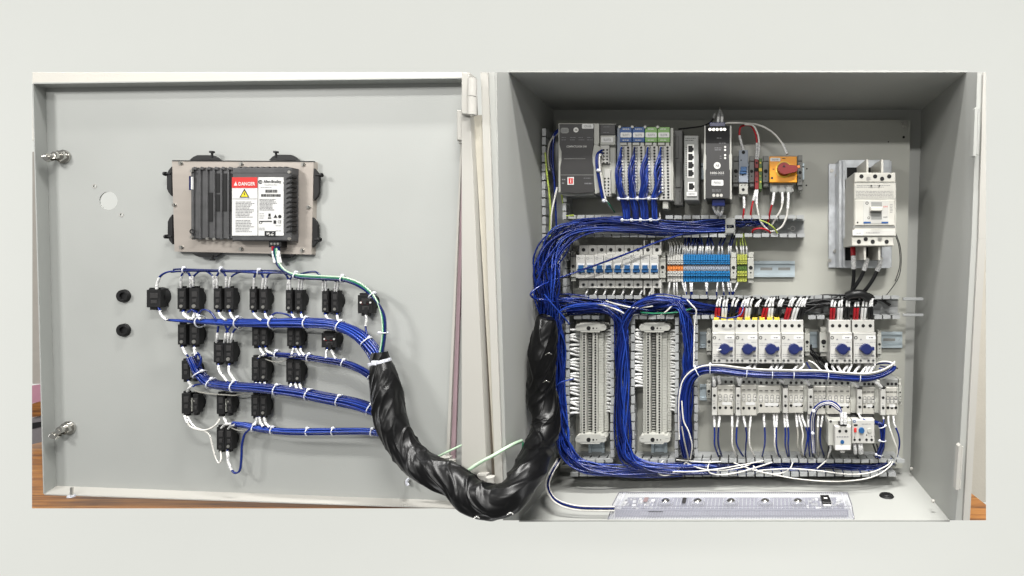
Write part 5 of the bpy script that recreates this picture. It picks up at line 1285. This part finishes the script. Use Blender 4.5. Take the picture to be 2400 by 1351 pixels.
# arched loom over the contactors
t = loom('blue and white loom arching over the contactor row, tied every few centimetres', P(1612,1078,1.2))
AP = [(1610,1072,1.205),(1604,1030,1.19),(1603,980,1.185),(1604,930,1.182),(1614,890,1.18),(1640,869,1.178),(1680,866,1.178),(1740,873,1.178),(1800,877,1.178),(1860,878,1.178),(1920,879,1.18),(1980,884,1.18),(2030,886,1.182),(2065,879,1.185),(2090,866,1.19),(2097,858,1.2)]
c = bundle(t, AP, 26, [.008,.012,.0145,.0145,.0135,.011,.010,.0098,.0095,.009,.009,.0085,.008,.007,.006,.004], 0.0019, [blue,blue,blue2,blue3], k=6, flat=.8, wander=.08, seed=50)
for x,y,R in ((1632,872,.0135),(1664,866,.0125),(1752,874,.0115),(1806,877,.011),(1858,878,.011),(1943,881,.0105),(2012,886,.0095)): tie(t, c, x, y, R, flat=.9)
for o,dd in ((-12,0),(-9,.003)):
    q = [(x+(o if i < 4 else o*.6 if i == 4 else 0), y+(o*.85 if i > 4 else o*.5 if i == 4 else 0), d-.008+dd) for i,(x,y,d) in enumerate(AP[1:])]
    MB().tube(path(q), 0.0018, 6).build('wire', whitew, t)
q = [(1598,940,1.172),(1602,985,1.172),(1614,1012,1.174),(1622,1045,1.18),(1618,1075,1.195)]; MB().tube(path(q), 0.0017, 6).build('wire', whitew, t)
q = [(1598,1000,1.172),(1604,1035,1.172),(1610,1060,1.18),(1614,1080,1.195)]; MB().tube(path(q), 0.0017, 6).build('wire', greyw, t)
for q,m in (([(2097,857,1.19),(2088,850,1.19),(2070,848,1.2),(2052,852,1.22)],whitew),([(2099,861,1.195),(2086,853,1.2),(2068,852,1.21),(2050,855,1.23)],blue2),([(2096,862,1.2),(2104,864,1.2)],blackw),([(1895,846,1.21),(1908,852,1.2),(1922,866,1.19),(1934,874,1.178)],whitew),([(1890,850,1.22),(1900,866,1.2),(1912,872,1.19)],blue2),([(2062,858,1.21),(2080,862,1.2),(2096,866,1.195)],blue2),([(2060,864,1.21),(2078,868,1.2),(2092,870,1.195)],blue)):
    MB().tube(path(q), 0.0019, 6).build('wire', m, t)
# small loom: arch of the low hung contactor
t = loom('white and blue wire arch over the low hung contactor with the blue dot', P(1908,1066,1.2))
for k,(m,o) in enumerate(((whitew,0),(whitew,3.5),(blue,-3),(blue2,6),(blue,2))):
    q = [(1906+o*.6,1062,1.2),(1903+o,1020,1.19),(1902+o,990,1.178),(1908+o,962,1.168),(1926+o*.4,946+o*.7,1.162),(1948-o*.3,944+o*.9,1.16),(1966-o*.5,956+o*.7,1.158),(1976+ (k%2)*6-2,974,1.155)]
    MB().tube(path(q), 0.0019, 6).build('wire', m, t)
for x in (1973,1981.5):
    MB().tube(path([(x-1,968,1.153),(x,980,1.152),(x,994,1.153)],4), 0.0042, 8).build('marker_sleeve', sleeve_m, t)
m = MB(); m.ball(P(1907,964,1.16),.0045,8,5); m.ball(P(1905,1016,1.182),.0045,8,5); m.build('cable_tie', tie_m, t)
t = loom('short blue tied bundle standing right of the round dial relay', P(2066,1068,1.2))
c = bundle(t, [(2050,990,1.19),(2062,994,1.188),(2068,1004,1.188),(2069,1030,1.19),(2065,1052,1.195),(2058,1072,1.205)], 8, .0055, .0019, [blue,blue2], seed=61, wander=.15)
for x,y in ((2066,1000),(2069,1032),(2060,1066)): tie(t, c, x, y, .0075)
lead(t, [(2012,970,1.19),(2018,980,1.185),(2030,986,1.182),(2052,990,1.186),(2064,998,1.188)], .0021, blue, (0,.3))
for q,m in (([(2070,975,1.2),(2071,988,1.195),(2070,1000,1.19)],blue),([(2082,975,1.2),(2084,1000,1.195),(2096,1035,1.195),(2103,1055,1.2),(2100,1072,1.21)],whitew),([(2094,975,1.2),(2096,994,1.195),(2106,1020,1.195),(2108,1045,1.2),(2102,1070,1.21)],blue)):
    lead(t, q, .002, m, (0,.3))
# long stray wire crossing the breakers
s = MB(); s.tube(path([(1600,549,1.2),(1540,568,1.198),(1490,587,1.195),(1440,606,1.194),(1390,624,1.194),(1345,640,1.19),(1300,656,1.165),(1266,671,1.135),(1246,686,1.12),(1245,694,1.12),(1256,701,1.13),(1280,704,1.14),(1300,708,1.16)]), .0022, 8)
solo('stray_wire', s, blue, 'single blue wire running diagonally across the nine breakers and looping out left', 'wire')
# cable to the cabinet light
t = loom('blue and white lead pair curling across the cabinet floor to the clear light', P(1300,1196,1.08))
for m,o,r in ((whitew,0,.0021),(blue2,5,.0024),(whitew,9,.0014)):
    MB().tube(path([(1308+o,1075,1.2),(1288+o,1108,1.17),(1279+o,1135,1.13),(1286+o,1160,1.10),(1306+o,1181-o*.6,1.08),(1345+o,1194-o*.9,1.073),(1400,1197-o,1.071),(1440,1197-o,1.071)]), r, 7).build('wire', m, t)
# loops of white wire in the bottom trough
G6 = 'loose white wires looping over the bottom trough'
for q,lab in (([(1505,1082,1.21),(1530,1092,1.2),(1560,1104,1.195),(1620,1106,1.19),(1680,1100,1.19),(1740,1090,1.2),(1790,1080,1.21)],'white wire lying in a long shallow arc over the bottom trough, left part'),
              ([(1555,1080,1.21),(1541,1095,1.2),(1542,1108,1.195),(1558,1115,1.192),(1580,1108,1.195),(1600,1092,1.205),(1612,1080,1.212)],'white wire bent into a round loop left of centre over the bottom trough'),
              ([(1665,1080,1.21),(1659,1096,1.2),(1665,1109,1.195),(1690,1113,1.192),(1730,1108,1.195),(1772,1096,1.2),(1810,1084,1.212)],'white wire looping low just right of the arched loom foot'),
              ([(1720,1085,1.208),(1760,1100,1.2),(1810,1112,1.193),(1870,1123,1.187),(1950,1129,1.184),(2020,1124,1.186),(2060,1112,1.192),(2085,1094,1.2),(2093,1082,1.21)],'longest white wire sagging below the right half of the bottom trough'),
              ([(1780,1103,1.198),(1850,1099,1.195),(1920,1104,1.192),(1990,1112,1.192),(2040,1108,1.195),(2078,1092,1.2),(2088,1082,1.21)],'white wire lying along the right half of the bottom trough'),
              ([(1858,1084,1.21),(1852,1098,1.2),(1836,1108,1.197),(1812,1112,1.195),(1780,1106,1.198),(1765,1092,1.208)],'white wire curl over the middle of the bottom trough'),
              ([(1937,1080,1.21),(1925,1090,1.205),(1915,1098,1.2)],'short white wire slanting out of the bottom trough below the low contactor'),
              ([(1585,1078,1.208),(1640,1083,1.203),(1665,1084,1.205),(1690,1082,1.21)],'pale wire lying on the trough edge by the foot of the arched loom'),
              ([(1605,1083,1.21),(1640,1098,1.2),(1690,1103,1.195),(1745,1094,1.2),(1762,1085,1.21)],'white wire crossing under the loop beside the arched loom foot')):
    s = MB(); s.tube(path(q), .0015, 6); solo('loose_wire', s, whitew, lab, 'wire', G6)
# supply leads in the second row
LT = ('white-sleeved blue lead rising from the terminals of the second row into the upper trough', 'leads above the second-row terminals')
LB_ = ('white-sleeved lead dropping from the terminals of the second row', 'leads below the second-row terminals')
rnd = random.Random(77)
for x in (1570,1575,1581,1588,1594,1600):
    lead(None, [(x,598,1.245),(x+rnd.uniform(-1,1),588,1.238),(x+rnd.uniform(-1,2),576,1.236),(x-6,562,1.24),(x-14+rnd.uniform(-4,4),552,1.25)], .0014, greyw, (0,.5), root=LT)
for x in (1606,1611,1616,1621,1626,1630,1638,1642,1647,1654,1659,1664,1671,1684,1693,1708,1713):
    dx = rnd.choice((-4,0,2,5)) if x < 1680 else 6
    lead(None, [(x,598,1.245),(x+rnd.uniform(-1,1),588,1.237),(x+rnd.uniform(-2,2),577,1.236),(x+dx*.7,565,1.24),(x+dx*1.6,550,1.25)], .0019, blue if x%2 else blue2, (0,.5), root=LT)
for x,m in ((1727,gyw),(1737,gyw),(1743,gyw),(1750,gyw)):
    lead(None, [(x+1,599,1.243),(x+rnd.uniform(-1,1),588,1.236),(x-1,577,1.236),(x-3+(1742-x)*.3,560,1.242),(1741+(x-1741)*.3,548,1.25)], .0016, m, (0,.5), root=('green lead with white sleeve rising from the yellow-green earth terminals','earth leads above the earth terminals'))
for x,dx in ((1570,-3),(1580,0),(1586,1),(1599,6),(1606,2),(1618,1),(1622,0),(1654,2),(1658,-1),(1682,-2),(1694,2),(1706,3),(1711,4),(1730,-9)):
    lead(None, [(x,660,1.245),(x+dx*.4,670,1.236),(x+dx*.9,680,1.236),(x+dx*1.3,690,1.24),(x+dx*1.6,702,1.25)], .0019, whitew if x < 1604 else blue, (0,.55), root=LB_)
for i in range(8):
    x = 1370+i*21.3
    lead(None, [(x+8,677,1.245),(x+5,686,1.238),(x+1,694,1.24),(x-4,703,1.25)], .0019, whitew, (0.1,.6), root=('short white lead under a blue-toggle breaker running into the middle trough','leads under the nine breakers'))
# white sleeves beside the tall strips
rnd = random.Random(5)
for xs, n, yend, lab in ((1354,24,968,'left'),(1504,20,905,'right')):
    for i in range(n):
        y = 775+(yend-775)*i/(n-1); g_ = 4*math.sin(i*1.7)+rnd.uniform(-1.5,1.5)
        lead(None, [(xs+4,y+1,1.246),(xs-6,y-1+g_*.3,1.232),(xs-16,y-2+g_,1.228),(xs-24,y+g_*1.4,1.24)], .0017, blue, (0,.86), sr=1.7, smat=sleeve_w, root=('white-sleeved lead on the left side of the %s tall terminal strip' % lab, 'leads left of the %s tall strip' % lab))
for xs, n, yend, lab in ((1419,31,964,'left'),(1569,31,960,'right')):
    for i in range(n):
        y = 775+(yend-775)*i/(n-1); g_ = 3*math.sin(i*2.1)+rnd.uniform(-1.5,1.5)
        lead(None, [(xs-1,y+1,1.256),(xs+6,y+g_*.3,1.246),(xs+14,y+1+g_,1.24),(xs+22,y+2+g_*1.5,1.245)], .0016, blue, (0,.86), sr=1.7, smat=sleeve_w, root=('white-sleeved lead on the right side of the %s tall terminal strip' % lab, 'leads right of the %s tall strip' % lab))
# power leads of the motor switches: ferrule colours red / white / black, white sleeves, black wires into the middle trough
CM = {'r':(redw,'red'), 'w':(sleeve_w,'white'), 'k':(blackw,'black')}
rnd = random.Random(9)
def power(x, xt, code, label, group):
    m, nm = CM[code]
    for s in (-3.4, 3.4):
        jy = rnd.uniform(-5,5); xt += rnd.uniform(-3,3)
        dx = (xt-x)*.5
        c_ = path([(x+s,753,1.222),(x+s+dx*.25,737,1.212),(x+s+dx*.6,722,1.207),(x+s*.9+dx*1.3,705+jy,1.211),(x+dx*2+s+10,699+jy*.5,1.222),(x+dx*2+42,709+rnd.uniform(-8,8),1.235)],6)
        t = thing('power_lead', label % nm, 'wire', P(x+s,753,1.222), group)
        MB().tube(c_, .0023, 7).build('wire', blackw, t)
        MB().tube(c_[0:13], .0033, 8).build('ferrule', m, t)
        MB().tube(c_[13:20], .0026, 8).build('marker_sleeve', sleeve_m, t)
XT = [1688,1700,1720,1744,1756,1768,1776,1792,1808,1822,1842,1862]
for i in range(12):
    x = 1680+(i//3)*54+(i%3)*16.5
    power(x, x+rnd.uniform(4,22)+i*.8, 'rwk'[i%3], '%s-ferruled power lead rising from the group of four motor switches', 'power leads of the group of four')
for i in range(6):
    x = 1950+(i//3)*55+(i%3)*17.5
    power(x, x+7, 'rwk'[i%3], '%s-ferruled power lead rising from the separate pair of motor switches', 'power leads of the pair')
t = loom('black power wires lying in the right half of the middle trough', P(1850,742,1.24))
bundle(t, [(1745,712,1.235),(1800,712,1.228),(1860,712,1.225),(1920,706,1.222),(1980,702,1.22),(2030,702,1.222),(2052,708,1.23)], 16, [.005,.008,.011,.012,.014,.014,.008], .0026, [blackw], k=7, flat=.7, wander=.3, seed=71)
bundle(t, [(1860,745,1.225),(1885,728,1.222),(1930,712,1.22),(1990,704,1.22)], 5, [.006,.008,.009,.008], .0026, [blackw], k=6, flat=.6, wander=.25, seed=72)
t = loom('black wires dropping behind the pair of motor switches', P(1950,876,1.24))
bundle(t, [(1893,812,1.262),(1912,836,1.255),(1935,856,1.25),(1965,868,1.24)], 7, .009, .0022, [blackw], k=6, seed=73)
# sleeved ends below the motor switches
for x,dx in ((1756,-3),(1768,2),(1808,-4),(1820,-3),(1832,-6),(1866,-6),(1880,-8)):
    lead(None, [(x+4,853,1.22),(x+1,860,1.205),(x+dx*.6,866,1.2),(x+dx,874,1.195)], .002, blue, (.1,.9), sr=1.7, root=('short white sleeve under the group of four motor switches','sleeved ends under the group of four'))
for x,dx in ((1935,8),(1950,9),(1963,10),(1984,-10),(1993,-6),(2012,-10),(2030,-11),(2038,-9),(2047,-9)):
    lead(None, [(x+3,853,1.22),(x+1,860,1.205),(x+dx*.5,867,1.2),(x+dx,876,1.195)], .002, blackw if x<1970 else whitew, (.1,.95), sr=1.7, root=('short white sleeve under the pair of motor switches','sleeved ends under the pair'))
# sleeves on top of the contactors
for x0,y0,x1,y1 in ((1673,884,1674,904),(1684,882,1687,898),(1728,883,1734,902),(1738,884,1733,902),(1820,884,1836,896),(1882,884,1896,902),(1990,888,2010,906),(2047,891,2065,908)):
    s = MB(); s.tube(path([(x0,y0,1.19),((x0+x1)/2,(y0+y1)/2-1,1.188),(x1,y1,1.195)],4), .0042, 8)
    solo('marker_sleeve', s, sleeve_m, 'white marker sleeve slanting into the top of a bottom-row contactor', 'wire sleeve', 'sleeves on top of the contactors')
# leads under the contactors
LC = ('%s lead with white sleeve hanging from the contactors into the bottom trough', 'leads under the contactors')
for x,dx,xe,m in ((1674,1,1684,blue),(1687,-4,1692,blue2),(1716,0,1726,whitew),(1730,-4,1742,blue),(1742,8,1747,blue2),(1760,-4,1768,whitew),(1790,3,1786,blue),(1814,2,1822,whitew),(1821,-2,1826,blue),(1838,3,1846,blue),(1844,4,1850,blue),(1866,4,1880,greyw),(1872,10,1884,whitew),(1879,14,1884,blue),(1894,2,1898,blue),(1900,4,1905,blue2),(1918,-2,1918,greyw),(1928,-6,1932,blue2),(1936,8,1940,blackw)):
    lead(None, [(x,970,1.222),(x+dx*.2,984,1.205),(x+dx*.6,998,1.2),(x+dx,1020,1.198),(x+dx*.8,1042,1.2),((xe+x)/2+dx*.4,1058,1.21),(xe,1070,1.232)], .0021, m, (0,.36), sr=1.4, root=(LC[0] % {blue.name:'blue',blue2.name:'dark blue',whitew.name:'white',greyw.name:'grey',blackw.name:'black'}[m.name], LC[1]))
for x,xe in ((1945,1940),(2046,2062),(2054,2058)):
    lead(None, [(x,1040,1.2),(x+(2 if x<2000 else 4),1052,1.198),((x+xe)/2,1064,1.21),(xe,1076,1.225)], .002, whitew if x<2000 else blackw, (0,.6) if x<2000 else None, root=('wire leaving the low hung contactor and relay downwards','wires under the relay'))
# top row leads
for q,m,sl,lab in (([(1690,292,1.19),(1710,289,1.2),(1745,289,1.21),(1780,294,1.215),(1812,312,1.22),(1834,338,1.222),(1845,362,1.215)],whitew,(.86,1),'long white lead arching over from the power supply to the amber switch'),
                 ([(1745,292,1.21),(1765,295,1.215),(1777,318,1.22),(1779,345,1.22),(1776,374,1.225)],whitew,(.72,1),'white lead dropping to the dark green terminal from the top arch'),
                 ([(1748,293,1.215),(1762,297,1.22),(1772,318,1.223),(1774,345,1.225),(1772,374,1.227)],redw,(.68,1),'red lead dropping to the dark red terminal from the top arch'),
                 ([(1748,294,1.215),(1736,298,1.22),(1733,315,1.222),(1737,335,1.222),(1743,354,1.22)],redw,(.55,1),'red lead curving down to the single grey breaker'),
                 ([(1743,462,1.225),(1744,480,1.22),(1743,497,1.22),(1742,512,1.225)],redw,(0,.45),'red lead under the single grey breaker'),
                 ([(1772,444,1.23),(1766,468,1.222),(1761,490,1.22),(1759,508,1.225)],redw,(0,.35),'red lead under the dark red terminal'),
                 ([(1775,444,1.23),(1773,470,1.222),(1776,495,1.22),(1783,520,1.222),(1800,540,1.23)],whitew,(0,.3),'white lead from the dark green terminal curling into the upper trough'),
                 ([(1814,452,1.215),(1812,470,1.212),(1806,492,1.215),(1800,522,1.23)],redw,(0,.45),'red lead under the amber switch'),
                 ([(1833,452,1.215),(1834,470,1.212),(1830,492,1.212),(1818,512,1.218),(1808,530,1.232)],whitew,(0,.3),'middle white lead under the amber switch'),
                 ([(1848,452,1.215),(1847,475,1.212),(1844,505,1.212),(1834,530,1.215),(1818,541,1.222),(1805,543,1.23)],whitew,(0,.3),'right white lead of the amber switch looping through the upper trough'),
                 ([(1782,517,1.21),(1800,524,1.205),(1814,535,1.206),(1822,547,1.212)],gyw,None,'yellow-green earth wire lying over the right end of the upper trough'),
                 ([(1590,303,1.235),(1620,300,1.23),(1650,295,1.22),(1668,284,1.2),(1676,268,1.2)],blackw,(.85,1),'black cable reaching over the network switch to the power supply'),
                 ([(1683,290,1.185),(1684,272,1.19),(1688,258,1.2),(1687,252,1.21)],greyw,(.1,.6),'grey wire standing up behind the power supply'),
                 ([(1692,290,1.185),(1692,272,1.19),(1690,262,1.2)],whitew,(.1,.7),'short white wire standing up out of the power supply'),
                 ([(1672,484,1.19),(1678,498,1.195),(1684,505,1.21)],whitew,(0,.8),'left white lead under the power supply'),
                 ([(1683,484,1.19),(1684,496,1.195),(1688,505,1.21)],greyw,(0,.8),'middle grey lead under the power supply'),
                 ([(1694,484,1.19),(1692,498,1.195),(1686,507,1.21)],whitew,(0,.8),'right white lead under the power supply'),
                 ([(1546,500,1.21),(1550,520,1.205),(1570,534,1.205),(1596,538,1.212)],greyw,None,'thin grey wire drooping over the upper trough right of the module looms')):
    c_ = path(q, 6); t = thing('lead_wire', lab, 'wire', min(c_, key=lambda p: p.z))
    MB().tube(c_, .0024 if m is redw or m is whitew else .0018, 7).build('wire', m, t)
    if sl: MB().tube(c_[int(sl[0]*(len(c_)-1)):int(math.ceil(sl[1]*(len(c_)-1)))+1], .0034, 8).build('marker_sleeve', sleeve_m, t)
# red jumper lying in the upper trough
s = MB(); s.tube(path([(1763,545,1.22),(1768,538,1.212),(1785,536,1.21),(1800,541,1.215),(1806,547,1.222)]), .0022, 7); solo('loose_wire', s, redw, 'red wire lying in the right part of the upper trough', 'wire')
# wires at the far left behind the controller
for q,m,lab in (([(1322,296,1.24),(1302,310,1.225),(1292,335,1.22),(1291,380,1.22),(1300,430,1.22),(1303,520,1.225)],blue2,'dark blue wire running down behind the controller, left'),
                ([(1320,300,1.24),(1300,320,1.222),(1296,370,1.22),(1300,440,1.22),(1304,530,1.225)],blue,'blue wire running down behind the controller, left'),
                ([(1310,312,1.23),(1290,332,1.215),(1284,365,1.212),(1288,400,1.215)],greyw,'grey wire arching at the top of the left wall trough'),
                ([(1278,358,1.21),(1281,400,1.208),(1287,450,1.208),(1290,500,1.21),(1288,560,1.215)],gyw,'yellow-green wire running down the left wall trough'),
                ([(1306,440,1.22),(1300,465,1.212),(1293,500,1.21),(1290,545,1.215)],whitew,'white wire slanting down the left wall trough'),
                ([(1316,455,1.23),(1320,480,1.225),(1324,505,1.22),(1345,505,1.215)],gyw,'yellow-green wire at the corner of the upper trough')):
    s = MB(); s.tube(path(q), .0022, 7); solo('loose_wire', s, m, lab, 'wire')
# cables of the large breaker
G = 'black power cables of the large white breaker'
for q,sl,m,lab in (([(1999,578,1.2),(2000,600,1.19),(2001,630,1.195),(2000,660,1.205),(1996,690,1.215)],(.0,.26,.52),redw,'left black cable of the large breaker, with red band'),
                 ([(2032,608,1.2),(2028,625,1.19),(2017,652,1.195),(2002,675,1.205),(1994,692,1.215)],(.0,.04,.36),whitew,'middle black cable of the large breaker'),
                 ([(2064,606,1.2),(2060,625,1.19),(2046,655,1.195),(2030,678,1.205),(2016,692,1.215)],(.0,.04,.36),whitew,'right black cable of the large breaker')):
    c_ = path(q,8); n_ = len(c_)-1; t = thing('power_cable', lab, 'cable', c_[-1], G)
    MB().tube(c_, .0046, 10).build('cable', blackw, t)
    MB().tube(c_[0:max(2,int(sl[1]*n_))+1], .0058, 10).build('colour_band', m, t); MB().tube(c_[int(sl[1]*n_):int(sl[2]*n_)+1], .0056, 10).build('marker_sleeve', sleeve_m, t)
for q in ([(2100,548,1.22),(2110,580,1.23),(2112,620,1.24),(2104,655,1.25),(2078,692,1.255)],[(2098,550,1.23),(2107,580,1.24),(2109,622,1.25),(2098,660,1.26)]):
    s = MB(); s.tube(path(q), .0010, 6); solo('loose_wire', s, blackw, 'thin black wire hanging in an arc right of the large breaker', 'wire', 'thin wires right of the large breaker')
s = MB(); s.tube(path([(1984,695,1.205),(2000,690,1.2),(2020,690,1.2),(2036,700,1.206)]), .010, 10); solo('cable_bend', s, blackw, 'thick black cable bend in the trough gap under the large breaker', 'cable')

# a few pale wires crossing in the left part of the middle trough
for q,m,lab in (([(1395,712,1.2),(1425,719,1.19),(1452,729,1.186),(1462,735,1.19)],whitew,'white wire slanting over the middle trough between the two tall strips'),
                ([(1420,706,1.2),(1455,716,1.192),(1490,722,1.19),(1530,718,1.195)],whitew,'white wire lying along the middle trough above the second tall strip'),
                ([(1545,742,1.205),(1562,730,1.195),(1574,718,1.195),(1582,708,1.2)],whitew,'white wire rising out of the middle trough right of the second tall strip'),
                ([(1502,733,1.2),(1540,735,1.195),(1590,732,1.2),(1620,724,1.21)],greenw,'green wire lying in the middle trough above the second tall strip'),
                ([(1610,703,1.2),(1622,716,1.19),(1632,730,1.19),(1628,760,1.195),(1626,860,1.197)],whitew,'white wire running down right of the second tall strip'),
                ([(1300,752,1.18),(1312,730,1.175),(1345,716,1.175),(1400,712,1.18),(1440,718,1.187),(1462,736,1.19)],blue3,'lighter blue wire arching over the first tall strip'),
                ([(1275,690,1.14),(1296,715,1.15),(1322,745,1.165),(1334,760,1.18)],blue3,'lighter blue wire slanting across the corner above the black wrap'),
                ([(1300,910,1.185),(1312,898,1.18),(1330,892,1.19),(1345,888,1.22)],blue3,'lighter blue wire leaving the left loom towards the first tall strip'),
                ([(1742,716,1.2),(1738,735,1.185),(1722,744,1.18),(1700,746,1.182),(1680,742,1.19)],blue,'blue wire looped across the leads of the first motor switch')):
    s = MB(); s.tube(path(q), .0018, 6); solo('loose_wire', s, m, lab, 'wire')
